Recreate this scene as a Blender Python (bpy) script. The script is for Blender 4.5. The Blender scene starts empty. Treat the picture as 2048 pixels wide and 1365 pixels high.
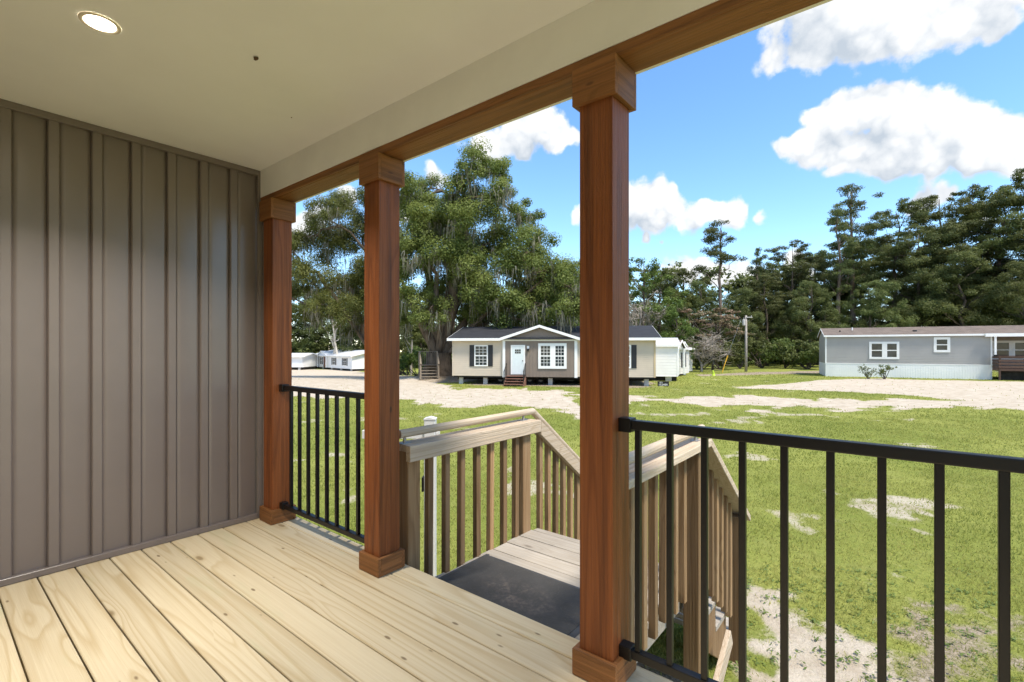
import bpy, bmesh, math, random
import numpy as np
from mathutils import Vector, Matrix

rad = math.radians
sc = bpy.context.scene
col = sc.collection

# ------------------------------------------------------------------ camera
cam_d = bpy.data.cameras.new('camera')
cam_d.sensor_width = 36.0
cam_d.lens = 16.875
cam_d.shift_y = 0.00708
cam_d.clip_start = 0.05
cam_d.clip_end = 3000
cam = bpy.data.objects.new('camera', cam_d)
cam.location = (0, 0, 1.16)
cam.rotation_euler = (rad(90), 0, rad(38.66))
col.objects.link(cam)
sc.camera = cam

# ------------------------------------------------------------------ exposure / render
EV = 2.15
sc.view_settings.view_transform = 'Standard'
sc.view_settings.look = 'None'
sc.view_settings.gamma = 1.0
sc.view_settings.use_curve_mapping = False
sc.view_settings.exposure = EV
sc.render.engine = 'CYCLES'
sc.cycles.use_denoising = True
sc.cycles.max_bounces = 8
sc.cycles.diffuse_bounces = 5
sc.cycles.glossy_bounces = 3
sc.cycles.transmission_bounces = 4
sc.cycles.transparent_max_bounces = 6
sc.cycles.sample_clamp_indirect = 6.0
sc.cycles.caustics_reflective = False
sc.cycles.caustics_refractive = False

# ------------------------------------------------------------------ sun
SUN_EL = 61.0
SUN_AZ = 98.0          # degrees clockwise from +Y
sdir = Vector((math.sin(rad(SUN_AZ)) * math.cos(rad(SUN_EL)),
               math.cos(rad(SUN_AZ)) * math.cos(rad(SUN_EL)), math.sin(rad(SUN_EL))))
sun_d = bpy.data.lights.new('sun', 'SUN')
sun_d.energy = 1.4
sun_d.angle = rad(11)
sun_d.color = (1.0, 0.92, 0.80)
sun = bpy.data.objects.new('sun', sun_d)
sun.rotation_euler = (-sdir).to_track_quat('-Z', 'Y').to_euler()
sun.location = sdir * 60
col.objects.link(sun)

# ------------------------------------------------------------------ world: sky with cumulus clouds
SKY = 0.074
world = bpy.data.worlds.new('World')
sc.world = world
world.use_nodes = True


class NT:
    """small helper round a node tree"""
    def __init__(s, nt):
        s.nt = nt

    def n(s, t, **kw):
        nd = s.nt.nodes.new(t)
        for k, v in kw.items():
            if k.startswith('i_'):
                key = k[2:]
                key = int(key) if key.isdigit() else key.replace('_', ' ')
                nd.inputs[key].default_value = v
            else:
                setattr(nd, k, v)
        return nd

    def l(s, a, b):
        s.nt.links.new(a, b)

    def inp(s, sock, v):
        if isinstance(v, (int, float, tuple, list)):
            sock.default_value = v
        else:
            s.l(v, sock)

    def m(s, op, a, b=0.0, c=0.0, clamp=False):
        nd = s.nt.nodes.new('ShaderNodeMath')
        nd.operation = op
        nd.use_clamp = clamp
        for i, v in enumerate((a, b, c)):
            s.inp(nd.inputs[i], v)
        return nd.outputs[0]

    def v(s, op, a, b=(0, 0, 0), scale=None):
        nd = s.nt.nodes.new('ShaderNodeVectorMath')
        nd.operation = op
        s.inp(nd.inputs[0], a)
        s.inp(nd.inputs[1], b)
        if scale is not None:
            s.inp(nd.inputs['Scale'], scale)
        return nd.outputs['Value'] if op in ('DISTANCE', 'DOT_PRODUCT', 'LENGTH') else nd.outputs['Vector']

    def mix(s, f, a, b, mode='MIX'):
        nd = s.nt.nodes.new('ShaderNodeMix')
        nd.data_type = 'RGBA'
        nd.blend_type = mode
        s.inp(nd.inputs[0], f)
        for i, v in ((6, a), (7, b)):
            if isinstance(v, tuple) and len(v) == 3:
                v = (*v, 1)
            s.inp(nd.inputs[i], v)
        return nd.outputs[2]

    def ramp(s, f, stops):
        nd = s.nt.nodes.new('ShaderNodeValToRGB')
        cr = nd.color_ramp
        while len(cr.elements) < len(stops):
            cr.elements.new(0.5)
        for e, (p, c) in zip(cr.elements, stops):
            e.position = p
            e.color = (c, c, c, 1) if isinstance(c, (int, float)) else (*c, 1)
        s.l(f, nd.inputs[0])
        return nd.outputs[0]

    def rng(s, f, a, b, c=0.0, d=1.0, smooth=True):
        nd = s.nt.nodes.new('ShaderNodeMapRange')
        nd.interpolation_type = 'SMOOTHSTEP' if smooth else 'LINEAR'
        s.l(f, nd.inputs[0])
        for i, v in enumerate((a, b, c, d)):
            nd.inputs[i + 1].default_value = v
        return nd.outputs[0]

    def noise(s, vec, scale, detail=3, rough=0.5, dist=0.0, w=None):
        nd = s.nt.nodes.new('ShaderNodeTexNoise')
        if w is not None:
            nd.noise_dimensions = '4D'
            s.inp(nd.inputs['W'], w)
        s.l(vec, nd.inputs['Vector'])
        nd.inputs['Scale'].default_value = scale
        nd.inputs['Detail'].default_value = detail
        nd.inputs['Roughness'].default_value = rough
        nd.inputs['Distortion'].default_value = dist
        return nd


# cloud puffs as (azimuth from +Y, elevation, angular radius) in degrees
PUFFS = [(-6.0, 21.6, 1.6), (-4.7, 22.2, 1.7), (-2.3, 22.2, 2.0), (-0.1, 21.8, 2.2), (2.0, 20.4, 1.8), (3.7, 20.0, 1.7), (5.2, 18.6, 1.6), (6.8, 17.1, 1.8), (8.5, 16.3, 1.9), (-9.3, 19.8, 1.3), (-7.7, 20.2, 1.4), (-6.4, 18.8, 1.9), (-3.5, 18.7, 2.5), (-0.4, 18.4, 2.7), (2.4, 17.5, 2.5), (5.0, 16.5, 2.1), (-4.3, 16.8, 1.4), (-1.2, 16.1, 1.5), (2.0, 15.5, 1.4), (5.0, 15.1, 1.3), (7.7, 14.8, 1.6), (10.1, 14.9, 2.3),
         (-22.1, 16.8, 2.5), (-24.6, 16.4, 2.9), (-20.2, 15.3, 2.2), (-16.2, 15.2, 1.5), (-13.7, 14.7, 1.7), (-11.1, 13.4, 1.2), (-22.6, 14.2, 2.2), (-17.3, 13.9, 1.9), (-14.2, 13.6, 1.5), (-27.7, 14.7, 2.8), (-31.2, 15.0, 1.1),
         (-10.2, 27.9, 1.7), (-6.8, 28.0, 2.2), (-2.7, 27.8, 2.5), (1.0, 26.7, 2.5), (4.4, 26.2, 2.2), (6.5, 24.7, 1.0), (-3.5, 30.0, 3.2), (2.0, 28.8, 3.4), (8.0, 27.5, 3.3), (-9.5, 31.2, 2.4), (-5.6, 32.7, 3.4),
         (-36.5, 24.4, 2.6), (-40.1, 23.2, 2.3), (-42.8, 22.4, 2.3), (-33.5, 23.4, 1.7), (-31.6, 23.5, 1.0), (-37.1, 22.1, 1.1), (-34.7, 25.2, 1.9),
         (3.7, 13.2, 1.1), (1.7, 13.2, 1.3), (-23.2, 12.2, 0.7), (-21.5, 12.0, 0.5), (-18.3, 9.0, 2.2), (-20.4, 8.3, 2.2), (-15.2, 8.0, 2.0), (-57.8, 16.8, 2.2), (-60.5, 14.5, 2.4), (-62.5, 12.2, 2.1), (-54.0, 20.2, 2.2), (-47.8, 19.6, 1.7), (-50.7, 15.8, 2.2), (-12.3, 7.3, 2.7), (-7.7, 8.0, 2.0), (5.3, 11.3, 1.7), (-3.5, 14.6, 0.7)]
def dirv(az, el):
    a, e = rad(az), rad(el)
    return (math.sin(a) * math.cos(e), math.cos(a) * math.cos(e), math.sin(e))


def cloud_group(name, puffs):
    """density of the cumulus in one part of the sky: round puffs, ruffled by noise"""
    g = bpy.data.node_groups.new(name, 'ShaderNodeTree')
    g.interface.new_socket('Vector', in_out='INPUT', socket_type='NodeSocketVector')
    g.interface.new_socket('Density', in_out='OUTPUT', socket_type='NodeSocketFloat')
    g.interface.new_socket('Billow', in_out='OUTPUT', socket_type='NodeSocketFloat')
    T = NT(g)
    gi = T.n('NodeGroupInput')
    go = T.n('NodeGroupOutput')
    v = gi.outputs[0]
    nz = T.noise(v, 12.0, 3, 0.5)
    off = T.v('SCALE', T.v('SUBTRACT', nz.outputs['Color'], (0.5, 0.5, 0.5)), scale=0.060)
    v1 = T.v('ADD', v, off)
    if puffs:
        best = None
        for az, el, r in puffs:
            d = T.v('DISTANCE', v1, dirv(az, el))
            f = T.m('MULTIPLY_ADD', d, -1.0 / rad(r * 1.65), 1.0, clamp=True)
            f = T.m('MULTIPLY', f, f)
            best = f if best is None else T.m('ADD', best, f)
        best = T.m('MULTIPLY_ADD', best, 1.9, -0.52)
    else:
        ng = T.noise(T.v('MULTIPLY', v1, (1, 1, 1.6)), 3.1, 2, 0.5)
        best = T.m('MULTIPLY_ADD', ng.outputs['Fac'], 7.0, -3.55)  # sky out of view: cloud cover thickened to send more white light into the porch
    vo = T.n('ShaderNodeTexVoronoi', feature='F1')
    vo.inputs['Scale'].default_value = 24.0
    T.l(v1, vo.inputs['Vector'])
    b1 = T.m('MULTIPLY_ADD', vo.outputs['Distance'], -0.62, 0.25)
    n2 = T.noise(v, 75.0, 4, 0.62)
    b2 = T.m('MULTIPLY_ADD', n2.outputs['Fac'], 0.42, -0.21)
    vo2 = T.n('ShaderNodeTexVoronoi', feature='F1')
    vo2.inputs['Scale'].default_value = 58.0
    T.l(v1, vo2.inputs['Vector'])
    b2 = T.m('ADD', b2, T.m('MULTIPLY_ADD', vo2.outputs['Distance'], -0.34, 0.14))
    bil = T.m('ADD', b1, b2)
    T.l(T.m('ADD', best, bil), go.inputs[0])
    T.l(bil, go.inputs[1])
    return g


wt = NT(world.node_tree)
world.node_tree.nodes.clear()
tc = wt.n('ShaderNodeTexCoord')
sky = wt.n('ShaderNodeTexSky', sky_type='NISHITA', sun_disc=False)
sky.sun_elevation = rad(SUN_EL)
sky.sun_rotation = rad(SUN_AZ)
sky.altitude = 0.0
sky.air_density = 0.85
sky.dust_density = 0.0
sky.ozone_density = 1.3
dvec = tc.outputs['Generated']
hs = wt.n('ShaderNodeHueSaturation')
hs.inputs['Saturation'].default_value = 1.15
hs.inputs['Hue'].default_value = 0.496
wt.l(sky.outputs[0], hs.inputs['Color'])
up2 = wt.v('ADD', dvec, (0.020, -0.004, 0.045))
K = 1.6 / (SKY * 2 ** EV)


def sky_part(name, puffs):
    g = cloud_group(name, puffs)
    f1 = wt.n('ShaderNodeGroup', node_tree=g)
    wt.l(dvec, f1.inputs[0])
    f2 = wt.n('ShaderNodeGroup', node_tree=g)
    wt.l(up2, f2.inputs[0])
    wisp = wt.noise(dvec, 26.0, 5, 0.65)
    alpha = wt.rng(wt.m('MULTIPLY_ADD', wisp.outputs['Fac'], 0.9, wt.m('ADD', f1.outputs[0], -0.45)), -0.16, 0.42)
    lit = wt.m('MULTIPLY_ADD', wt.m('SUBTRACT', f1.outputs[0], f2.outputs[0]), 0.30, 0.50)
    lit = wt.m('MULTIPLY_ADD', f1.outputs[1], 0.85, lit, clamp=True)
    thin = wt.rng(f1.outputs[0], 0.05, 0.5, 0.2, 0.0)
    lit = wt.m('ADD', lit, thin, clamp=True)
    ccol = wt.mix(lit, (0.37 * K, 0.42 * K, 0.48 * K), (0.76 * K, 0.755 * K, 0.745 * K))
    bg = wt.n('ShaderNodeBackground')
    bg.inputs['Strength'].default_value = SKY
    wt.l(wt.mix(alpha, hs.outputs[0], ccol), bg.inputs['Color'])
    return bg.outputs[0]


def mixs(fac, a, b):
    ms = wt.n('ShaderNodeMixShader')
    wt.l(fac, ms.inputs[0])
    wt.l(a, ms.inputs[1])
    wt.l(b, ms.inputs[2])
    return ms.outputs[0]


sx = wt.n('ShaderNodeSeparateXYZ')
wt.l(dvec, sx.inputs[0])
azn = wt.m('MULTIPLY', wt.m('ARCTAN2', sx.outputs[0], sx.outputs[1]), 180 / math.pi)
cuts = [-84.0, -46.0, -29.0, -9.0, 26.0]
parts = []
for i in range(4):
    lo_, hi_ = cuts[i], cuts[i + 1]
    parts.append(sky_part('clouds_%d' % i, [p_ for p_ in PUFFS if lo_ - p_[2] - 4 < p_[0] < hi_ + p_[2] + 4]))
rest = sky_part('clouds_rest', None)
s12 = mixs(wt.m('GREATER_THAN', azn, cuts[1]), parts[0], parts[1])
s34 = mixs(wt.m('GREATER_THAN', azn, cuts[3]), parts[2], parts[3])
front = mixs(wt.m('GREATER_THAN', azn, cuts[2]), s12, s34)
inside = wt.m('MULTIPLY', wt.m('MULTIPLY', wt.m('GREATER_THAN', azn, cuts[0]), wt.m('LESS_THAN', azn, cuts[4])), wt.m('LESS_THAN', sx.outputs[2], 0.62))
upper = mixs(inside, rest, front)
low = wt.n('ShaderNodeBackground')
low.inputs['Strength'].default_value = SKY
wt.l(hs.outputs[0], low.inputs['Color'])
final = mixs(wt.m('GREATER_THAN', sx.outputs[2], 0.02), low.outputs[0], upper)
wo = wt.n('ShaderNodeOutputWorld')
wt.l(final, wo.inputs['Surface'])
world.cycles.sampling_method = 'MANUAL'
world.cycles.sample_map_resolution = 512

# ------------------------------------------------------------------ frames
RX, RY = 0.78087, 0.62470
FX, FY = -0.62470, 0.78087
YAW = 38.66
GZ = -1.08


def yard(r, d):
    """the yard's own axes (turned 38.66 degrees to the porch): r along the row of homes, d out from the porch"""
    return (RX * r + FX * d, RY * r + FY * d)


# ------------------------------------------------------------------ object helpers
def link(o, parent=None):
    col.objects.link(o)
    if parent is not None:
        o.parent = parent
    return o


def obj(name, me, mat=None, parent=None, loc=(0, 0, 0), rot=(0, 0, 0)):
    o = bpy.data.objects.new(name, me)
    if mat is not None and len(me.materials) == 0:
        me.materials.append(mat)
    o.location = loc
    o.rotation_euler = rot
    return link(o, parent)


def thing(name, label, cat, loc=(0, 0, 0), rz=0.0, group=None):
    o = bpy.data.objects.new(name, None)
    o.empty_display_size = 0.1
    o.location = loc
    o.rotation_euler = (0, 0, rz)
    return link(tag(o, label, cat, group))


def tag(o, label=None, cat=None, group=None, kind=None):
    if label:
        o['label'] = label
    if cat:
        o['category'] = cat
    if group:
        o['group'] = group
    if kind:
        o['kind'] = kind
    return o


def copy_tree(o, parent=None):
    c = o.copy()
    link(c, parent)
    for ch in list(o.children):
        copy_tree(ch, c)
    return c


def mesh_np(name, verts, faces, smooth=False, attrs=None):
    """verts (n,3) array, faces (m,k) array"""
    verts = np.asarray(verts, dtype=np.float32)
    faces = np.asarray(faces, dtype=np.int32)
    me = bpy.data.meshes.new(name)
    me.vertices.add(len(verts))
    me.vertices.foreach_set('co', verts.ravel())
    m, k = faces.shape
    me.loops.add(m * k)
    me.loops.foreach_set('vertex_index', faces.ravel())
    me.polygons.add(m)
    me.polygons.foreach_set('loop_start', np.arange(0, m * k, k, dtype=np.int32))
    me.polygons.foreach_set('loop_total', np.full(m, k, dtype=np.int32))
    if smooth:
        me.polygons.foreach_set('use_smooth', np.ones(m, dtype=bool))
    for nm, dom, arr in (attrs or []):
        at = me.attributes.new(nm, 'FLOAT', dom)
        at.data.foreach_set('value', np.asarray(arr, dtype=np.float32))
    me.update()
    return me


class MB:
    """collects boxes, bars, prisms and tubes into one mesh"""
    def __init__(s):
        s.v, s.f = [], []

    def box(s, x0, x1, y0, y1, z0, z1):
        b = len(s.v)
        s.v += [(x0, y0, z0), (x1, y0, z0), (x1, y1, z0), (x0, y1, z0), (x0, y0, z1), (x1, y0, z1), (x1, y1, z1), (x0, y1, z1)]
        s.f += [tuple(b + i for i in q) for q in ((3, 2, 1, 0), (4, 5, 6, 7), (0, 1, 5, 4), (1, 2, 6, 5), (2, 3, 7, 6), (3, 0, 4, 7))]
        return s

    def bar(s, p, q, w, h, up=(0, 0, 1)):
        p, q = Vector(p), Vector(q)
        t = (q - p).normalized()
        sd = t.cross(Vector(up)).normalized() * (w / 2)
        u = sd.cross(t).normalized() * (h / 2)
        b = len(s.v)
        for c in (p, q):
            s.v += [tuple(c - sd - u), tuple(c + sd - u), tuple(c + sd + u), tuple(c - sd + u)]
        s.f += [tuple(b + i for i in k) for k in ((0, 1, 2, 3), (7, 6, 5, 4), (0, 4, 5, 1), (1, 5, 6, 2), (2, 6, 7, 3), (3, 7, 4, 0))]
        return s

    def prism(s, pts, axis, a0, a1):
        """2-D outline pts extruded along axis (0,1,2) from a0 to a1; the outline gives the other two coordinates in order"""
        b = len(s.v)
        n = len(pts)
        for a in (a0, a1):
            for p in pts:
                c = list(p)
                c.insert(axis, a)
                s.v.append(tuple(c))
        s.f.append(tuple(b + i for i in range(n))[::-1])
        s.f.append(tuple(b + n + i for i in range(n)))
        for i in range(n):
            j = (i + 1) % n
            s.f.append((b + i, b + j, b + n + j, b + n + i))
        return s

    def tube(s, pts, radii, n=8, cap=True):
        b = len(s.v)
        pts = [Vector(p) for p in pts]
        for i, p in enumerate(pts):
            t = (pts[min(i + 1, len(pts) - 1)] - pts[max(i - 1, 0)]).normalized()
            a = t.cross(Vector((0.31, 0.95, 0.05)) if abs(t.z) > 0.7 else Vector((0, 0, 1))).normalized()
            c = t.cross(a)
            r = radii[i] if isinstance(radii, (list, tuple)) else radii
            for k in range(n):
                an = 2 * math.pi * k / n
                s.v.append(tuple(p + (a * math.cos(an) + c * math.sin(an)) * r))
        for i in range(len(pts) - 1):
            for k in range(n):
                k2 = (k + 1) % n
                s.f.append((b + i * n + k, b + i * n + k2, b + (i + 1) * n + k2, b + (i + 1) * n + k))
        if cap:
            s.f.append(tuple(b + k for k in range(n))[::-1])
            e = b + (len(pts) - 1) * n
            s.f.append(tuple(e + k for k in range(n)))
        return s

    def mesh(s, name='part', bevel=0.0, seg=1, smooth=False):
        me = bpy.data.meshes.new(name)
        me.from_pydata(s.v, [], s.f)
        bm = bmesh.new()
        bm.from_mesh(me)
        bmesh.ops.recalc_face_normals(bm, faces=bm.faces)
        if bevel > 0:
            es = [e for e in bm.edges if len(e.link_faces) == 2 and e.calc_face_angle(0) > 0.5]
            bmesh.ops.bevel(bm, geom=es, offset=bevel, segments=seg, affect='EDGES', profile=0.6, clamp_overlap=True)
        bm.to_mesh(me)
        bm.free()
        if smooth:
            me.polygons.foreach_set('use_smooth', np.ones(len(me.polygons), dtype=bool))
        return me

    def build(s, name, mat, parent=None, bevel=0.0, seg=1, smooth=False, loc=(0, 0, 0), rot=(0, 0, 0)):
        return obj(name, s.mesh(name, bevel, seg, smooth), mat, parent, loc, rot)


def box(name, mat, parent, x0, x1, y0, y1, z0, z1, bevel=0.0, seg=1):
    """a box whose object origin is its own centre"""
    c = ((x0 + x1) / 2, (y0 + y1) / 2, (z0 + z1) / 2)
    m = MB().box(x0 - c[0], x1 - c[0], y0 - c[1], y1 - c[1], z0 - c[2], z1 - c[2])
    return m.build(name, mat, parent, bevel, seg, loc=c)


# ------------------------------------------------------------------ materials
def new_mat(name):
    m = bpy.data.materials.new(name)
    m.use_nodes = True
    nt = m.node_tree
    nt.nodes.clear()
    T = NT(nt)
    out = T.n('ShaderNodeOutputMaterial')
    p = T.n('ShaderNodeBsdfPrincipled')
    T.l(p.outputs[0], out.inputs[0])
    return m, T, p, out


def plain(name, c, rough=0.6, spec=0.4, var=0.08, scale=6.0, bump=0.0, bscale=60.0, metal=0.0, coord='Object'):
    m, T, p, _ = new_mat(name)
    tcn = T.n('ShaderNodeTexCoord')
    nz = T.noise(tcn.outputs[coord], scale, 4, 0.6)
    f = T.rng(nz.outputs['Fac'], 0.3, 0.7, 0.0, 1.0)
    lo = tuple(x * (1 - var) for x in c)
    hi = tuple(min(1, x * (1 + var)) for x in c)
    T.l(T.mix(f, lo, hi), p.inputs['Base Color'])
    p.inputs['Roughness'].default_value = rough
    p.inputs['Specular IOR Level'].default_value = spec
    p.inputs['Metallic'].default_value = metal
    if bump:
        n2 = T.noise(tcn.outputs[coord], bscale, 3, 0.6)
        b = T.n('ShaderNodeBump')
        b.inputs['Strength'].default_value = bump
        b.inputs['Distance'].default_value = 0.01
        T.l(n2.outputs['Fac'], b.inputs['Height'])
        T.l(b.outputs[0], p.inputs['Normal'])
    return m


def wood(name, dark, mid, light, axis=0, rings=9.0, across=9.0, along=0.55, rough=0.6, knots=0.5, grain=0.5, objvar=0.25,
         stain=None, bump=0.25, spec=0.3, ringmix=0.6, tone=None, small=0.0, pullk=0.28, streak=0.0):
    """sawn timber: contour lines of a stretched noise give the cathedral grain; every object gets its own slice"""
    m, T, p, _ = new_mat(name)
    tcn = T.n('ShaderNodeTexCoord')
    oi = T.n('ShaderNodeObjectInfo')
    rnd = oi.outputs['Random']
    sc1 = [across] * 3
    sc1[axis] = along
    v1 = T.v('MULTIPLY', tcn.outputs['Object'], tuple(sc1))
    w = T.m('MULTIPLY', rnd, 37.0)
    n1 = T.noise(v1, 1.0, 1.2, 0.4, 0.25, w=w)
    # knots distort the rings round them
    sc2 = [5.5] * 3
    sc2[axis] = 1.9
    vk = T.v('ADD', T.v('MULTIPLY', tcn.outputs['Object'], tuple(sc2)), T.v('SCALE', (1.3, 2.1, 0.7), scale=T.m('MULTIPLY', rnd, 23.0)))
    vo = T.n('ShaderNodeTexVoronoi', feature='F1')
    vo.inputs['Scale'].default_value = 1.0
    T.l(vk, vo.inputs['Vector'])
    sep = T.n('ShaderNodeSeparateColor')
    T.l(vo.outputs['Color'], sep.inputs[0])
    has = T.m('GREATER_THAN', sep.outputs[0], 1.0 - knots)
    kd = vo.outputs['Distance']
    pull = T.m('MULTIPLY', T.rng(kd, 0.0, 0.5, pullk, 0.0), has)
    rv = T.m('MULTIPLY', T.m('ADD', n1.outputs['Fac'], pull), rings)
    fr = T.m('FRACT', rv)
    ring = T.ramp(fr, [(0.0, 0.0), (0.5, 0.12), (0.84, 1.0), (1.0, 0.0)])
    sc3 = [170.0] * 3
    sc3[axis] = 2.2
    nf = T.noise(T.v('MULTIPLY', tcn.outputs['Object'], tuple(sc3)), 1.0, 3, 0.6, w=w)
    fine = T.rng(nf.outputs['Fac'], 0.3, 0.7)
    sc4 = [3.0] * 3
    sc4[axis] = 0.8
    nb = T.noise(T.v('MULTIPLY', tcn.outputs['Object'], tuple(sc4)), 1.0, 3, 0.6, w=w)
    base = T.mix(T.m('MULTIPLY', ring, ringmix), light, mid)
    base = T.mix(T.m('MULTIPLY', T.m('SUBTRACT', 1.0, fine), grain), base, mid)
    base = T.mix(T.rng(nb.outputs['Fac'], 0.45, 0.75, 0.0, 0.45), base, tone or mid)
    if stain:
        ns = T.noise(T.v('MULTIPLY', tcn.outputs['Object'], tuple(sc4)), 1.7, 4, 0.65, w=T.m('ADD', w, 9.0))
        base = T.mix(T.rng(ns.outputs['Fac'], 0.54, 0.8, 0.0, 0.6), base, stain)
    kn = T.m('MULTIPLY', T.rng(kd, 0.05, 0.10, 0.85, 0.0), has)
    base = T.mix(kn, base, dark)
    k2 = T.m('MULTIPLY', T.rng(kd, 0.05, 0.16, 0.35, 0.0), has)
    base = T.mix(k2, base, mid)
    if small:
        # pin knots and pitch specks
        sc5 = [21.0] * 3
        sc5[axis] = 7.5
        v5 = T.n('ShaderNodeTexVoronoi', feature='F1')
        T.l(T.v('ADD', T.v('MULTIPLY', tcn.outputs['Object'], tuple(sc5)), T.v('SCALE', (3.1, 1.7, 2.3), scale=T.m('MULTIPLY', rnd, 31.0))), v5.inputs['Vector'])
        v5.inputs['Scale'].default_value = 1.0
        s5 = T.n('ShaderNodeSeparateColor')
        T.l(v5.outputs['Color'], s5.inputs[0])
        pk = T.m('MULTIPLY', T.rng(v5.outputs['Distance'], 0.09, 0.18, 0.8 * small, 0.0), T.m('GREATER_THAN', s5.outputs[1], 0.78))
        base = T.mix(pk, base, dark)
    if streak:
        sc6 = [26.0] * 3
        sc6[axis] = 0.9
        n6 = T.noise(T.v('MULTIPLY', tcn.outputs['Object'], tuple(sc6)), 1.0, 4, 0.65, w=w)
        base = T.mix(T.rng(n6.outputs['Fac'], 0.48, 0.72, 0.0, streak), base, dark)
    hv = T.n('ShaderNodeHueSaturation')
    T.l(base, hv.inputs['Color'])
    T.l(T.m('MULTIPLY_ADD', rnd, objvar, 1.0 - objvar / 2), hv.inputs['Value'])
    T.l(hv.outputs[0], p.inputs['Base Color'])
    p.inputs['Roughness'].default_value = rough
    p.inputs['Specular IOR Level'].default_value = spec
    b = T.n('ShaderNodeBump')
    b.inputs['Strength'].default_value = bump
    b.inputs['Distance'].default_value = 0.004
    T.l(T.m('ADD', fine, T.m('MULTIPLY', ring, 0.4)), b.inputs['Height'])
    T.l(b.outputs[0], p.inputs['Normal'])
    return m


def leaf_mat(name, dark, light, trans=0.35, rough=0.55, spec=0.25, objvar=1.0):
    m, T, p, out = new_mat(name)
    at = T.n('ShaderNodeAttribute', attribute_name='tint')
    oi = T.n('ShaderNodeObjectInfo')
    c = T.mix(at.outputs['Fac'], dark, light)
    hv = T.n('ShaderNodeHueSaturation')
    T.l(T.m('MULTIPLY_ADD', oi.outputs['Random'], 0.03 * objvar, 0.5 - 0.015 * objvar), hv.inputs['Hue'])
    T.l(T.m('MULTIPLY_ADD', oi.outputs['Random'], 0.5 * objvar, 1.0 - 0.25 * objvar), hv.inputs['Value'])
    T.l(c, hv.inputs['Color'])
    T.l(hv.outputs[0], p.inputs['Base Color'])
    p.inputs['Roughness'].default_value = rough
    p.inputs['Specular IOR Level'].default_value = spec
    tr = T.n('ShaderNodeBsdfTranslucent')
    T.l(T.mix(0.5, hv.outputs[0], (0.35, 0.45, 0.08), 'MULTIPLY'), tr.inputs['Color'])
    T.l(hv.outputs[0], tr.inputs['Color'])
    ms = T.n('ShaderNodeMixShader')
    ms.inputs[0].default_value = trans
    T.l(p.outputs[0], ms.inputs[1])
    T.l(tr.outputs[0], ms.inputs[2])
    T.l(ms.outputs[0], out.inputs[0])
    return m


M = {}
M['deck'] = wood('deck_pine', (0.16, 0.10, 0.045), (0.49, 0.37, 0.20), (0.67, 0.575, 0.395), axis=0, rings=10, across=8.5, along=0.34,
                 rough=0.62, knots=0.62, grain=0.34, objvar=0.16, stain=(0.50, 0.51, 0.31), bump=0.2, ringmix=0.7, tone=(0.62, 0.51, 0.33), small=1.0, pullk=0.11)
M['cedar'] = wood('stained_cedar', (0.038, 0.012, 0.005), (0.15, 0.042, 0.011), (0.28, 0.088, 0.024), axis=2, rings=10, across=9, along=0.35,
                  rough=0.5, knots=0.3, grain=0.6, objvar=0.12, bump=0.45, ringmix=0.7, spec=0.35, streak=0.6, small=1.0)
M['cedar_x'] = wood('stained_cedar_beam', (0.06, 0.024, 0.010), (0.18, 0.075, 0.023), (0.30, 0.13, 0.044), axis=0, rings=9, across=9, along=0.3,
                    rough=0.55, knots=0.3, grain=0.6, objvar=0.12, bump=0.45, ringmix=0.7, spec=0.3, tone=(0.24, 0.11, 0.05), streak=0.7, small=0.8)
M['stair_z'] = wood('weathered_pine_upright', (0.07, 0.036, 0.016), (0.20, 0.112, 0.05), (0.345, 0.225, 0.12), axis=2, rings=8, across=14, along=0.5,
                    rough=0.7, knots=0.4, grain=0.5, objvar=0.7, bump=0.4, ringmix=0.7, tone=(0.33, 0.25, 0.17))
M['stair_y'] = wood('weathered_pine_rail', (0.16, 0.11, 0.07), (0.40, 0.30, 0.20), (0.58, 0.48, 0.37), axis=1, rings=10, across=12, along=0.5,
                    rough=0.75, knots=0.6, grain=0.5, objvar=0.2, bump=0.4, ringmix=0.7, tone=(0.52, 0.46, 0.40))
M['stair_x'] = wood('weathered_pine_boards', (0.11, 0.09, 0.07), (0.285, 0.245, 0.20), (0.405, 0.37, 0.32), axis=0, rings=9, across=10, along=0.5,
                    rough=0.8, knots=0.5, grain=0.7, objvar=0.2, bump=0.5, ringmix=0.6, tone=(0.46, 0.42, 0.37), stain=(0.30, 0.25, 0.2))
M['vinyl'] = plain('taupe_vinyl', (0.185, 0.154, 0.14), 0.30, 0.65, 0.05, 1.6, 0.05, 180)
M['ceiling'] = plain('cream_ceiling', (0.90, 0.905, 0.90), 0.75, 0.3, 0.025, 1.3, 0.05, 14)
M['white_trim'] = plain('white_painted_board', (0.84, 0.83, 0.81), 0.55, 0.4, 0.03, 3.0)
M['black'] = plain('black_powder_coat', (0.006, 0.0055, 0.0055), 0.38, 0.4, 0.1, 8.0, 0.04, 300)
M['white'] = plain('white_vinyl', (0.80, 0.80, 0.79), 0.5, 0.4, 0.03, 2.0)
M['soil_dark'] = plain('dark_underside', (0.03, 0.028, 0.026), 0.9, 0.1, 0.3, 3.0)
M['galv'] = plain('galvanised_steel', (0.38, 0.38, 0.38), 0.45, 0.5, 0.1, 20, metal=0.7)

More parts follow.
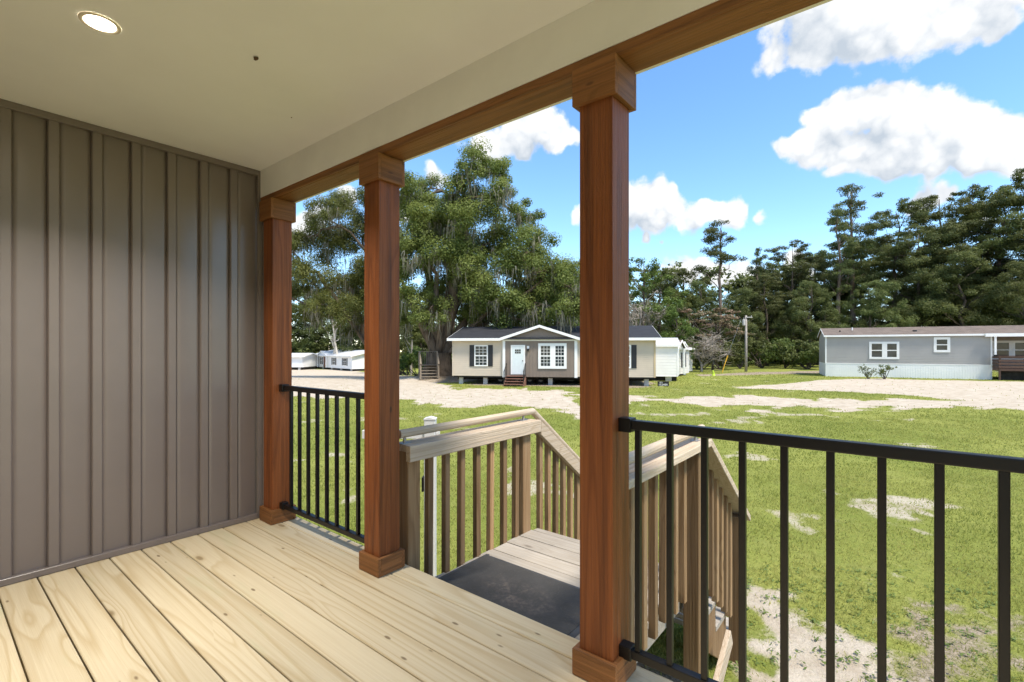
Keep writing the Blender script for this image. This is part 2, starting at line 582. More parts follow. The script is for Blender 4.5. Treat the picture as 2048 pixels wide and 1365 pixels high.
# ================================================================== ground
def vnoise(x, y, seed=0):
    xi = np.floor(x).astype(np.int64)
    yi = np.floor(y).astype(np.int64)
    xf, yf = x - xi, y - yi
    u = xf * xf * (3 - 2 * xf)
    v = yf * yf * (3 - 2 * yf)

    def hsh(a, b):
        n = (a * 374761393 + b * 668265263 + seed * 982451653) & 0xFFFFFFFF
        n = ((n ^ (n >> 13)) * 1274126177) & 0xFFFFFFFF
        return ((n ^ (n >> 16)) & 0xFFFF) / 65535.0
    return (hsh(xi, yi) * (1 - u) + hsh(xi + 1, yi) * u) * (1 - v) + (hsh(xi, yi + 1) * (1 - u) + hsh(xi + 1, yi + 1) * u) * v


def fbm(x, y, oct=4, seed=0):
    s, a, t = 0, 0.5, 0
    for i in range(oct):
        s = s + a * vnoise(x * 2 ** i, y * 2 ** i, seed + i)
        t += a
        a *= 0.5
    return s / t


def sstep(a, b, x):
    t = np.clip((x - a) / (b - a), 0, 1)
    return t * t * (3 - 2 * t)


def poly_sd(r, d, poly):
    """signed distance to a polygon, positive inside"""
    best = np.full(r.shape, 1e9)
    inside = np.zeros(r.shape, dtype=bool)
    n = len(poly)
    for i in range(n):
        (x0, y0), (x1, y1) = poly[i], poly[(i + 1) % n]
        ex, ey = x1 - x0, y1 - y0
        t = np.clip(((r - x0) * ex + (d - y0) * ey) / (ex * ex + ey * ey + 1e-9), 0, 1)
        best = np.minimum(best, np.hypot(r - x0 - t * ex, d - y0 - t * ey))
        cr = ((y0 > d) != (y1 > d)) & (r < (x1 - x0) * (d - y0) / (y1 - y0 + 1e-12) + x0)
        inside ^= cr
    return np.where(inside, best, -best)


YARD = [(-17.44, 23.12), (-10.61, 21.94), (-6.74, 21.29), (-3.58, 19.73), (-0.86, 18.7), (1.28, 16.17), (2.26, 15.93), (2.63, 16.17), (3.76, 25.9), (-0.67, 26.3), (-2.81, 28.2), (-5.31, 33.08), (-8.0, 41.1), (-11.5, 52.0), (-17.5, 70.0), (-30, 86.0), (-60, 90.0), (-60, 26.0)]
ROAD = [(2.09, 15.93), (4.48, 18.22), (6.29, 19.3), (9.27, 18.4), (12.51, 17.5), (15.7, 17.0), (17.78, 16.4), (22.17, 15.47), (45, 15.0), (45, 21.0), (22.71, 21.29), (19.05, 20.88), (16.26, 21.5), (13.17, 21.94), (10.87, 22.6), (7.69, 22.64), (5.56, 22.64), (3.76, 25.9)]
PAD = [(12.2, 27.6), (17.4, 31.3), (22.26, 35.0), (27.76, 35.4), (32.62, 32.9), (33.73, 32.0), (60, 24.0), (45, 16.0), (26.8, 18.7), (21.24, 19.91), (19.05, 20.88), (18.69, 23.12), (16.31, 25.0), (13.72, 26.55)]
FAR = [(15.89, 41.5), (21.32, 45.0), (31.68, 48.8), (30.4, 44.35), (19.39, 40.1), (14.78, 38.73)]
BARE = [[(2.05, 4.45), (2.42, 4.35), (2.75, 4.0), (2.85, 3.5), (2.5, 3.0), (1.7, 2.9), (1.75, 3.7)],
        [(4.86, 7.34), (5.63, 7.55), (6.11, 7.1), (6.45, 6.76), (5.64, 6.56), (4.97, 5.84), (4.67, 5.92), (4.84, 6.87)],
        [(3.91, 4.97), (4.08, 4.85), (3.77, 4.55), (3.63, 4.64)]]
BROWN = [[(3.72, 4.28), (4.22, 4.19), (4.28, 3.82), (3.33, 2.97), (2.09, 2.97), (2.78, 3.63), (3.18, 4.03)]]


def ground_masks(r, d):
    """sand and brown-earth cover at yard coordinates"""
    big = fbm(r * 0.35 + 3, d * 0.35 + 7, 4, 3) - 0.5
    med = fbm(r * 1.3, d * 1.3, 4, 9) - 0.5
    fin = fbm(r * 5.0, d * 5.0, 4, 17) - 0.5
    s1 = np.maximum(poly_sd(r, d, YARD), poly_sd(r, d, ROAD))
    s2 = poly_sd(r, d, PAD)
    # the track is patchy where grass has come back
    sand = sstep(-0.35, 0.75, s1 + big * 4.4 + med * 2.6)
    sand = np.maximum(sand, sstep(-0.2, 0.5, s2 + big * 1.6 + med * 0.8))
    for p in BARE:
        sand = np.maximum(sand, (0.70 if p is BARE[0] else 0.60) * sstep(-0.25, 0.25, poly_sd(r, d, p) + med * 0.9 + fin * 0.9))
    # scattered small bare spots in the lawn
    spots = fbm(r * 0.8 + 31, d * 0.8 + 5, 3, 41)
    sand = np.maximum(sand, 0.55 * sstep(0.66, 0.8, spots + fin * 0.3) * sstep(3.5, 6.0, d))
    brown = sstep(-0.2, 0.8, poly_sd(r, d, FAR) + big * 2)
    for p in BROWN:
        brown = np.maximum(brown, 0.66 * sstep(-0.3, 0.3, poly_sd(r, d, p) + med * 1.2 + fin * 1.2))
    # bare earth under the landing and the porch deck
    x = RX * r + FX * d
    y = RY * r + FY * d
    under = np.minimum(np.minimum(x + 2.35, 3.5 - x), 1.75 - y)
    under2 = np.minimum(np.minimum(x + 2.25, -0.72 - x), 3.35 - y)
    brown = np.maximum(brown, sstep(-0.25, 0.2, np.maximum(under, under2) + med * 0.4 + fin * 0.3))
    # leaf litter round the oak and under the first home
    ok = 5.2 - np.hypot(r + 5.6, (d - 36.5) * 0.8)
    hm = np.minimum(np.minimum(r + 3.4, 9.2 - r), np.minimum(d - 28.7 + (r + 3.7) * 0.157, 37 - d))
    brown = np.maximum(brown, sstep(-0.6, 1.2, np.maximum(ok, hm) + big * 3))
    return np.clip(sand, 0, 1), np.clip(brown, 0, 1)


def ground_z(r, d):
    z = GZ - 1.55 * sstep(27, 78, d) * sstep(1.5, -13, r)
    z = z + (fbm(r * 0.9, d * 0.9, 3, 5) - 0.5) * 0.05 * sstep(2, 5, np.hypot(r, d))
    z = z + 0.32 * np.exp(-(((r + 5.6) / 2.6) ** 2 + ((d - 36.5) / 2.6) ** 2))
    z = z + (fbm(r * 0.06, d * 0.06, 3, 2) - 0.5) * 0.25 * sstep(12, 40, d) * sstep(-4, 4, r) * sstep(60, 40, d)
    return z


def gz(r, d):
    return float(ground_z(np.array([float(r)]), np.array([float(d)]))[0])


def axis_pts(lo, f0, f1, hi, step, grow):
    a = list(np.arange(f0, f1 + 1e-6, step))
    s = step
    while a[-1] < hi:
        s *= grow
        a.append(a[-1] + s)
    s = step
    b = [a[0]]
    while b[-1] > lo:
        s *= grow
        b.append(b[-1] - s)
    return np.array(b[:0:-1] + a)


gr = axis_pts(-420, -3.5, 7.5, 420, 0.06, 1.045)
gd = axis_pts(-60, 0.6, 9.5, 520, 0.06, 1.04)
GR, GD = np.meshgrid(gr, gd, indexing='xy')
sandm, brownm = ground_masks(GR, GD)
gzv = ground_z(GR, GD) - 0.02 * brownm * 0
gx, gy = yard(GR, GD)
nv, nr = len(gd), len(gr)
idx = np.arange(nv * nr).reshape(nv, nr)
quads = np.stack([idx[:-1, :-1], idx[:-1, 1:], idx[1:, 1:], idx[1:, :-1]], -1).reshape(-1, 4)
gme = mesh_np('ground', np.stack([gx, gy, gzv], -1).reshape(-1, 3), quads, True,
              [('sand', 'POINT', sandm.ravel()), ('brown', 'POINT', brownm.ravel())])


def ground_mat():
    m, T, p, _ = new_mat('lawn_and_sand')
    tcn = T.n('ShaderNodeTexCoord')
    o = tcn.outputs['Object']
    a1 = T.n('ShaderNodeAttribute', attribute_name='sand')
    a2 = T.n('ShaderNodeAttribute', attribute_name='brown')
    n1 = T.noise(o, 0.35, 5, 0.6)
    n2 = T.noise(o, 3.0, 5, 0.65)
    n3 = T.noise(o, 28.0, 4, 0.7)
    n4 = T.noise(o, 110.0, 3, 0.7)
    g = T.mix(T.rng(n1.outputs['Fac'], 0.35, 0.65), (0.21, 0.24, 0.05), (0.31, 0.32, 0.08))
    g = T.mix(T.rng(n2.outputs['Fac'], 0.45, 0.75, 0, 0.6), g, (0.27, 0.27, 0.085))
    g = T.mix(T.rng(n3.outputs['Fac'], 0.35, 0.65, 0.5, 0), g, (0.13, 0.165, 0.03))
    sn = T.mix(T.rng(n2.outputs['Fac'], 0.3, 0.7), (0.44, 0.365, 0.275), (0.59, 0.525, 0.43))
    sn = T.mix(T.rng(n3.outputs['Fac'], 0.45, 0.75, 0, 0.5), sn, (0.34, 0.28, 0.21))
    sn = T.mix(T.rng(n4.outputs['Fac'], 0.55, 0.75, 0, 0.5), sn, (0.22, 0.17, 0.12))
    br = T.mix(T.rng(n3.outputs['Fac'], 0.3, 0.7), (0.20, 0.155, 0.11), (0.44, 0.365, 0.28))
    br = T.mix(T.rng(n4.outputs['Fac'], 0.5, 0.7, 0, 0.6), br, (0.06, 0.045, 0.032))
    jit = T.m('MULTIPLY_ADD', n3.outputs['Fac'], 0.7, -0.35)
    fb = T.rng(T.m('ADD', a2.outputs['Fac'], jit), 0.25, 0.75)
    fs = T.rng(T.m('ADD', a1.outputs['Fac'], jit), 0.3, 0.7)
    c = T.mix(fb, g, br)
    c = T.mix(fs, c, sn)
    T.l(c, p.inputs['Base Color'])
    p.inputs['Roughness'].default_value = 0.95
    p.inputs['Specular IOR Level'].default_value = 0.1
    b = T.n('ShaderNodeBump')
    b.inputs['Strength'].default_value = 0.8
    b.inputs['Distance'].default_value = 0.03
    T.l(T.m('ADD', n3.outputs['Fac'], T.m('MULTIPLY', n4.outputs['Fac'], 0.5)), b.inputs['Height'])
    T.l(b.outputs[0], p.inputs['Normal'])
    return m


ground = obj('ground', gme, ground_mat())
tag(ground, 'mown lawn with a patchy white sand track running past the homes', 'ground', kind='structure')

# ================================================================== porch: wall, deck, roof
WX = -3.41           # face of the end wall
BY = -0.95           # face of the back wall
CZ = 2.373           # ceiling
PX1 = 0.6            # porch goes on past the camera to here

wall = thing('siding_wall', 'taupe board and batten vinyl wall closing the left end of the porch', 'wall', (WX, 0, 0))
box('wall_core', M['vinyl'], wall, -0.19, -0.028, BY - 0.15, 1.499, -0.3, CZ + 0.1)
PITCH = 0.1735


def pan_mesh(w, h):
    n = 10
    vs, fs = [], []
    for i in range(n + 1):
        t = i / n
        dx = 0.009 * (1 - t) ** 2 - 0.004 + 0.004 * math.sin(math.pi * min(1, t * 1.3) / 1.3)
        if i == 0 or i == n:
            dx -= 0.009
        vs += [(dx, t * w, 0.0), (dx, t * w, h)]
    for i in range(n):
        fs.append((2 * i, 2 * i + 2, 2 * i + 3, 2 * i + 1))
    me = bpy.data.meshes.new('siding_panel')
    me.from_pydata(vs, [], fs)
    for p in me.polygons:
        p.use_smooth = True
    me.materials.append(M['vinyl'])
    return me


def batten_mesh(w, h):
    p = [(-0.006, -0.001), (-0.006, w + 0.001), (0.012, w), (0.0175, w - 0.005), (0.0175, 0.005), (0.012, 0.0)]
    me = MB().prism(p, 2, 0.0, h).mesh('batten')
    me.materials.append(M['vinyl'])
    return me


panm = pan_mesh(PITCH - 0.046, CZ)
batm = batten_mesh(0.046, CZ)
k = -8
while 0.436 + k * PITCH < 1.35:
    y0 = 0.436 + k * PITCH
    if y0 > BY + 0.01:
        obj('batten', batm, None, wall, (-0.0105, y0, 0.0))
    if y0 + 0.046 > BY:
        obj('siding_panel', panm, None, wall, (-0.0105, y0 + 0.046, 0.0))
    k += 1
box('corner_trim', M['vinyl'], wall, -0.012, 0.016, 1.472, 1.5, 0.0, CZ - 0.001, 0.002)
box('end_trim', M['vinyl'], wall, -0.012, 0.071, 1.5005, 1.525, 0.0, CZ - 0.225, 0.002)
box('top_trim', M['vinyl'], wall, -0.012, 0.018, BY, 1.4715, CZ - 0.036, CZ - 0.001, 0.002)
box('bottom_trim', M['vinyl'], wall, -0.012, 0.02, BY, 1.4715, 0.002, 0.034, 0.002)

back = thing('back_wall', 'unseen board and batten house wall behind the porch, tan tone set for bounce light', 'wall', (0, BY, 0))
BOUNCE_TAN = plain('bounce_tan_vinyl', (0.25, 0.215, 0.185), 0.5, 0.4, 0.04, 1.5)  # unseen wall; its tone is picked for the light it bounces into the porch
pan2, bat2 = panm.copy(), batm.copy()
for q_ in (pan2, bat2):
    q_.materials.clear()
    q_.materials.append(BOUNCE_TAN)
box('wall_core', BOUNCE_TAN, back, WX - 0.01, PX1, -0.16, -0.028, -0.3, CZ + 0.1)
kk = 0
while WX + 0.06 + kk * PITCH < PX1 - 0.2:
    x0 = WX + 0.06 + kk * PITCH
    obj('batten', bat2, None, back, (x0 + 0.046, -0.0105, 0.0), (0, 0, rad(90)))
    obj('siding_panel', pan2, None, back, (x0 + PITCH, -0.0105, 0.0), (0, 0, rad(90)))
    kk += 1

deck = thing('porch_deck', 'porch floor of new pale pine boards with a greenish treated tint', 'deck', (0, 0, 0))
DECKY = 1.660
for k in range(19):
    y1 = 1.541 - 0.143 * (k - 1) - 0.0025 if k else DECKY
    y0 = 1.541 - 0.143 * k + 0.0025
    if y1 < BY:
        break
    rr = random.Random(100 + k)
    o = box('board', M['deck'], deck, WX - 0.1, PX1, max(y0, BY - 0.05), y1, -0.03, rr.uniform(-0.0006, 0.0006), 0.007, 3)
box('rim_joist', M['deck'], deck, WX - 0.1, PX1, 1.615, 1.652, -0.22, -0.032)
for i in range(10):
    xj = WX + 0.05 + i * 0.42
    box('joist', M['deck'], deck, xj, xj + 0.038, BY, 1.613, -0.22, -0.032)
for xs in (-3.3, -1.5, 0.4):
    box('support_post', M['stair_z'], deck, xs, xs + 0.089, 1.52, 1.609, GZ - 0.1, -0.222)

roof = thing('porch_roof', 'cream porch ceiling with white drop board and stained cedar beam', 'porch roof', (0, 0, CZ))
box('ceiling_panel', M['ceiling'], roof, WX - 0.2, PX1, BY - 0.15, 1.4885, 0.0, 0.06)
box('drop_board', M['white_trim'], roof, WX - 0.001, PX1, 1.489, 1.502, -0.183, 0.02)
bm_ = box('beam', M['cedar_x'], roof, WX - 0.2, PX1, 1.5025, 1.631, -0.22, 0.02, 0.004)
box('beam_lip', M['cedar_x'], roof, WX - 0.001, PX1, 1.491, 1.502, -0.2195, -0.1835, 0.001)
box('outer_fascia', M['white_trim'], roof, WX - 0.2, PX1, 1.6315, 1.652, -0.214, 0.24)
# the roof itself, a plain shingled slope with an overhang
MB().prism([(BY - 3.4, 1.35), (BY - 3.4, 1.27), (1.93, 0.10), (1.93, 0.17)], 0, WX - 4.0, PX1 + 0.12).build(
    'roof_slope', plain('porch_shingles', (0.06, 0.057, 0.055), 0.9, 0.2, 0.3, 8), roof)
box('soffit', M['white_trim'], roof, WX - 4.0, PX1 + 0.12, 1.653, 1.92, 0.07, 0.09)

# ---- posts
def porch_post(cx, label):
    t = thing('porch_post', label, 'post', (cx, 1.549, 0), group='cedar posts along the porch edge')
    s = 0.0645
    MB().box(-s, s, -s, s, 0.004, 2.151).build('shaft', M['cedar'], t, 0.003, 2)
    q, w = s + 0.0195, s + 0.0005
    for nm, z0, z1 in (('base_trim', 0.003, 0.095), ('cap_trim', 2.017, 2.149)):
        for i in range(4):
            # butt-jointed boards round the shaft
            m = MB()
            if i % 2 == 0:
                m.box(-q, q, -q, -w, z0, z1)
            else:
                m.box(-w, w, -q, -w, z0, z1)
            m.build(nm, M['cedar_x'], t, 0.0025, 2, rot=(0, 0, i * math.pi / 2))
    return t


porch_post(-3.272, 'stained cedar post standing against the taupe siding wall')
porch_post(-2.118, 'stained cedar post left of the stair opening and its rubber mat')
porch_post(-0.815, 'nearest stained cedar post, right of the stair opening')
porch_post(0.415, 'stained cedar post at the far right end of the black railing')


# ---- railings
def railing(x0, x1, xs, label):
    t = thing('porch_railing', label, 'railing', (0, 1.549, 0), group='black metal railings between the porch posts')
    box('top_rail', M['black'], t, x0 + 0.006, x1 - 0.006, -0.016, 0.016, 0.882, 0.914, 0.004, 2)
    box('bottom_rail', M['black'], t, x0 + 0.006, x1 - 0.006, -0.015, 0.015, 0.098, 0.127, 0.003, 2)
    bm = MB().box(-0.0095, 0.0095, -0.0095, 0.0095, 0.1265, 0.8825).mesh('baluster', 0.0015)
    bm.materials.append(M['black'])
    for x in xs:
        obj('baluster', bm, None, t, (x, 0, 0))
    for x, s in ((x0, 1), (x1, -1)):
        for z0, z1, w in ((0.872, 0.920, 0.024), (0.0905, 0.135, 0.021)):
            a, b = sorted((x, x + s * 0.045))
            box('bracket', M['black'], t, a, b, -w, w, z0, z1, 0.003, 2)
    return t


railing(-3.2075, -2.1825, [-3.086 + 0.1075 * i for i in range(9)][:8] , 'black metal railing between the wall post and the middle post')
railing(-0.7505, 0.3505, [-0.687 + 0.1098 * i for i in range(10)][:9], 'long black metal railing right of the nearest cedar post')

# ---- recessed lamp
LS = 0.72
lamp = thing('recessed_light', 'round lit recessed light with cream trim ring in the porch ceiling', 'light', (-2.318, 0.438, CZ))


def lathe(pts, n=40):
    vs, fs = [], []
    for r, z in pts:
        for k in range(n):
            a = 2 * math.pi * k / n
            vs.append((r * math.cos(a), r * math.sin(a), z))
    for i in range(len(pts) - 1):
        for k in range(n):
            k2 = (k + 1) % n
            fs.append((i * n + k, i * n + k2, (i + 1) * n + k2, (i + 1) * n + k))
    return vs, fs


vs, fs = lathe([(LS * q_, z_) for q_, z_ in ((0.086, -0.0005), (0.085, -0.003), (0.079, -0.005), (0.068, -0.0045), (0.064, -0.002))])
obj('trim_ring', mesh_np('trim_ring', vs, fs, True), plain('lamp_trim', (0.82, 0.74, 0.62), 0.5, 0.4, 0.02), lamp)
em, T, p, out = new_mat('lamp_lens')
p.inputs['Base Color'].default_value = (0.9, 0.9, 0.85, 1)
p.inputs['Emission Color'].default_value = (1.0, 0.90, 0.72, 1)
p.inputs['Emission Strength'].default_value = 9.0
vs, fs = lathe([(LS * 0.0642, -0.0021), (LS * 0.04, -0.003), (0.0005, -0.0034)])
obj('lens', mesh_np('lens', vs, fs, True), em, lamp)
ld = bpy.data.lights.new('recessed_lamp_glow', 'AREA')
ld.shape = 'DISK'
ld.size = 0.09
ld.energy = 7.5
ld.spread = rad(125)
ld.color = (1.0, 0.93, 0.83)
lo = bpy.data.objects.new('lamp_glow', ld)
lo.location = (0, 0, -0.012)
link(lo, lamp)

# a mud speck left by an insect on the ceiling
rr = random.Random(3)
bmx = bmesh.new()
bmesh.ops.create_icosphere(bmx, subdivisions=2, radius=0.009)
for v in bmx.verts:
    v.co.x *= 1.3 + 0.3 * rr.random()
    v.co.z *= 0.7
    v.co *= rr.uniform(0.75, 1.2)
mm = bpy.data.meshes.new('ceiling_speck')
bmx.to_mesh(mm)
bmx.free()
tag(obj('mud_speck', mm, plain('dried_mud', (0.12, 0.07, 0.035), 0.9), None, (-2.083, 0.896, CZ - 0.005)),
    'tiny brown mud speck stuck to the cream ceiling', 'speck')
tag(obj('mud_speck', mm.copy(), None, None, (-2.479, 1.245, CZ - 0.001)), 'faint smaller dot of dirt on the ceiling near the drop board', 'speck').scale = (0.35, 0.35, 0.35)

# ================================================================== entry stairs
LZ = -0.16            # landing level
XL, XR = -2.07, -0.94  # inner faces of the two sides
st = thing('entry_stairs', 'weathered wooden entry stairs with landing, baluster sides and handrails', 'stairs', ((XL + XR) / 2, 2.3, GZ))
SX, SY, SZ = (XL + XR) / 2, 2.3, GZ


def sbox(name, mat, x0, x1, y0, y1, z0, z1, bev=0.003, seg=1):
    return box(name, mat, st, x0 - SX, x1 - SX, y0 - SY, y1 - SY, z0 - SZ, z1 - SZ, bev, seg)


rr = random.Random(8)
y = 1.676
i = 0
while y < 2.86:
    w = 0.138
    sbox('landing_board', M['stair_x'], XL + rr.uniform(-0.012, 0.012), XR + rr.uniform(-0.01, 0.01), y, min(y + w, 2.875), LZ - 0.038, LZ + rr.uniform(-0.002, 0.002), 0.004, 2)
    y += w + rr.uniform(0.003, 0.007)
for x0 in (XL + 0.02, -1.52, XR - 0.06):
    sbox('landing_joist', M['stair_x'], x0, x0 + 0.038, 1.70, 2.84, LZ - 0.18, LZ - 0.04)
sbox('landing_joist', M['stair_x'], XL + 0.02, XR - 0.02, 2.842, 2.872, LZ - 0.18, LZ - 0.041)
# posts
for (xa, xb, sgn) in ((XL - 0.089, XL - 0.001, 1), (XR + 0.001, XR + 0.089, -1)):
    sbox('post', M['stair_z'], xa, xb, 1.684, 1.772, GZ - 0.15, 0.594, 0.004)
    sbox('post', M['stair_z'], xa, xb, 2.72, 2.808, GZ - 0.15, 0.594, 0.004)
    sbox('post', M['stair_z'], xa, xb, 3.66, 3.748, GZ - 0.15, -0.04, 0.004)
SL = 0.735            # slope of the flight
yb, zb = 2.885, 0.63


def slope(xc, w, h, yA, yB, dz):
    """a bar that follows the flight; dz is its top below the rail line"""
    za = zb + dz - (yA - yb) * SL
    zB = zb + dz - (yB - yb) * SL
    c = Vector((xc - SX, yA - SY, za - SZ))
    m = MB()
    n = h / 2
    p0 = Vector((0, 0, -n))
    p1 = Vector((0, yB - yA, zB - za - n))
    # plumb-cut bar
    m.prism([(0, 0), (yB - yA, zB - za), (yB - yA, zB - za - h), (0, -h)], 0, -w / 2, w / 2)
    return m, c


for side in (0, 1):
    s = 1 if side == 0 else -1
    xin = XL if side == 0 else XR
    # inner board on edge, flat cap outside it
    sbox('side_rail', M['stair_y'], min(xin, xin + s * 0.037), max(xin, xin + s * 0.037), 1.668, 2.885, 0.546, 0.634, 0.004, 2)
    sbox('cap_board', M['stair_y'], min(xin - s * 0.001, xin - s * 0.112), max(xin - s * 0.001, xin - s * 0.112), 1.672, 2.88, 0.596, 0.6345, 0.004, 2)
    m, c = slope(xin + s * 0.0185, 0.037, 0.105, yb + 0.002, 3.80, 0.0)
    m.build('sloped_side_rail', M['stair_y'], st, 0.003, loc=c)
    m, c = slope(xin - s * 0.0575, 0.111, 0.046, yb - 0.002, 3.82, 0.001)
    m.build('sloped_cap_board', M['stair_y'], st, 0.003, loc=c)
    # handrail on brackets
    hx = xin - s * 0.05
    hm = MB().tube([(0, 1.66, 0.69), (0, 2.90, 0.69)], 0.024, 12)
    hm.build('handrail', M['stair_y'], st, smooth=False, loc=(hx - SX, -SY, -SZ))
    MB().tube([(0, 0, 0), (0, 0.92, -0.92 * SL)], 0.024, 12).build('handrail', M['stair_y'], st, loc=(hx - SX, 2.895 - SY, 0.69 - SZ))
    for yy, zz in ((1.70, 0.634), (2.78, 0.634)):
        MB().tube([(0, 0, 0), (0, 0, 0.04)], 0.009, 8).box(-0.02, 0.02, -0.03, 0.03, 0.0, 0.004).build('handrail_bracket', M['galv'], st, loc=(hx - SX, yy - SY, zz - SZ))
    zz = zb - (3.6 - yb) * SL
    MB().tube([(0, 0, 0), (0, 0, 0.05)], 0.009, 8).build('handrail_bracket', M['galv'], st, loc=(hx - SX, 3.6 - SY, zz - SZ))
    # balusters on the landing
    xo = (xin - 0.0395, xin - 0.0015) if side == 0 else (xin + 0.0015, xin + 0.0395)
    for j in range(7):
        ys = 1.826 + 0.1345 * j + rr.uniform(-0.005, 0.005)
        zlo = LZ - 0.07 + rr.uniform(-0.012, 0.008)
        o = sbox('baluster', M['stair_z'], xo[0], xo[1], ys, ys + 0.0385, zlo, 0.594, 0.003)
        o.rotation_euler = (rr.uniform(-0.006, 0.006), rr.uniform(-0.004, 0.004), rr.uniform(-0.05, 0.05))
    # balusters down the flight
    for j in range(7):
        ys = 2.925 + 0.108 * j
        zt = zb - (ys - yb) * SL - 0.048
        zl = max(zt - 0.80, GZ + 0.02)
        o = sbox('baluster', M['stair_z'], xo[0], xo[1], ys, ys + 0.038, zl, zt, 0.003)
        o.rotation_euler = (0, rr.uniform(-0.004, 0.004), rr.uniform(-0.05, 0.05))
# treads and stringers
for j in range(4):
    zt = LZ - 0.184 * (j + 1)
    y0 = 2.88 + 0.25 * j
    for h in range(2):
        sbox('tread', M['stair_x'], XL + 0.004, XR - 0.004, y0 + 0.002 + 0.135 * h, y0 + 0.133 + 0.135 * h, zt - 0.038, zt, 0.003)
for x0 in (XL + 0.005, XR - 0.045):
    pts = [(2.874, LZ - 0.04)]
    for j in range(4):
        zt = LZ - 0.184 * (j + 1) - 0.039
        pts += [(2.874 + 0.25 * j, zt), (2.874 + 0.25 * (j + 1), zt)]
    pts += [(2.874 + 1.0, GZ - 0.02), (2.874 + 0.78, GZ - 0.02), (2.874, LZ - 0.42)]
    MB().prism([(a - SY, b - SZ) for a, b in pts], 0, x0 - SX, x0 + 0.038 - SX).build('stringer', M['stair_z'], st)
# a loose brace board from the bend post to the ground on the right side
MB().bar((XR + 0.11, 2.78, GZ + 0.12), (XR + 0.10, 3.30, -0.70), 0.03, 0.12).build('brace', M['stair_y'], st, 0.002, loc=(-SX, -SY, -SZ))

# ---- rubber mat
def mat_rubber():
    m, T, p, _ = new_mat('black_rubber')
    tcn = T.n('ShaderNodeTexCoord')
    o = tcn.outputs['Object']
    n1 = T.noise(o, 7.0, 5, 0.65)
    n2 = T.noise(o, 160.0, 2, 0.5)
    d = T.v('LENGTH', T.v('MULTIPLY', T.v('SUBTRACT', o, (0.02, 0.02, 0)), (2.6, 5.2, 1)))
    worn = T.m('MULTIPLY', T.rng(d, 0.1, 1.0, 1.0, 0.0), T.rng(n1.outputs['Fac'], 0.38, 0.68))
    c = T.mix(T.rng(n1.outputs['Fac'], 0.3, 0.75), (0.042, 0.040, 0.037), (0.060, 0.057, 0.053))
    n3 = T.noise(o, 45.0, 4, 0.7)
    c = T.mix(T.m('MULTIPLY', worn, T.rng(n3.outputs['Fac'], 0.42, 0.62)), c, (0.15, 0.12, 0.10))
    c = T.mix(T.rng(n2.outputs['Fac'], 0.62, 0.75, 0, 0.5), c, (0.16, 0.15, 0.14))
    T.l(c, p.inputs['Base Color'])
    p.inputs['Roughness'].default_value = 0.75
    b = T.n('ShaderNodeBump')
    b.inputs['Strength'].default_value = 0.5
    b.inputs['Distance'].default_value = 0.003
    T.l(T.m('ADD', n2.outputs['Fac'], n3.outputs['Fac']), b.inputs['Height'])
    T.l(b.outputs[0], p.inputs['Normal'])
    return m


matt = thing('door_mat', 'worn black rubber mat lying on the stair landing', 'mat', (-1.595, 1.99, LZ + 0.0025))
RUB = mat_rubber()
box('mat_field', RUB, matt, -0.425, 0.425, -0.277, 0.277, 0.0, 0.009, 0.002)
rim = MB()
rim.prism([(-0.455, 0.0), (-0.4255, 0.0), (-0.4255, 0.0065), (-0.449, 0.003)], 1, -0.305, 0.305)
rim.prism([(0.455, 0.0), (0.449, 0.003), (0.4255, 0.0065), (0.4255, 0.0)], 1, -0.305, 0.305)
rim.prism([(-0.305, 0.0), (-0.299, 0.003), (-0.2775, 0.0065), (-0.2775, 0.0)], 0, -0.425, 0.425)
rim.prism([(0.305, 0.0), (0.2775, 0.0), (0.2775, 0.0065), (0.299, 0.003)], 0, -0.425, 0.425)
rim.build('mat_edge', plain('rubber_edge', (0.055, 0.055, 0.057), 0.6, 0.4, 0.2, 20), matt)

# ---- white yard sign post behind the stairs
sp = thing('yard_sign_post', 'white vinyl yard sign post with a cross arm behind the stair railing', 'sign post', (-3.332, 2.967, GZ), rad(YAW))
H0 = -GZ
GW = plain('greyed_vinyl', (0.62, 0.615, 0.60), 0.55, 0.4, 0.05, 3.0)
box('upright', GW, sp, -0.05, 0.05, -0.05, 0.05, -0.1, H0 + 0.505, 0.004)
MB().prism([(-0.054, H0 + 0.506), (0.054, H0 + 0.506), (0.054, H0 + 0.52), (0.0, H0 + 0.534), (-0.054, H0 + 0.52)], 1, -0.054, 0.054).build('post_cap', GW, sp, 0.002)
box('cross_arm', GW, sp, -0.62, -0.051, -0.028, 0.028, H0 + 0.335, H0 + 0.41, 0.003)
box('arm_end', GW, sp, 0.051, 0.085, -0.028, 0.028, H0 + 0.34, H0 + 0.40, 0.003)
MB().tube([(-0.54, 0, H0 + 0.335), (-0.54, 0, H0 + 0.27)], 0.006, 8).tube([(-0.12, 0, H0 + 0.335), (-0.12, 0, H0 + 0.27)], 0.006, 8).build('hanger', M['black'], sp)
box('latch_box', M['black'], sp, -0.07, -0.052, -0.06, 0.03, H0 - 0.14, H0 - 0.01, 0.004)

# ================================================================== grass
rng = np.random.default_rng(5)


def rd_band(d0, d1, dens):
    n = int(dens * 3.5 * (d1 * d1 - d0 * d0) / 2)
    d = np.sqrt(rng.uniform(d0 * d0, d1 * d1, n))
    q = rng.uniform(-1.0, 2.5, n)
    keep = rng.random(n) < sstep(2.5, 1.3, q) * sstep(-1.0, -0.6, q)
    return (q * d)[keep], d[keep]


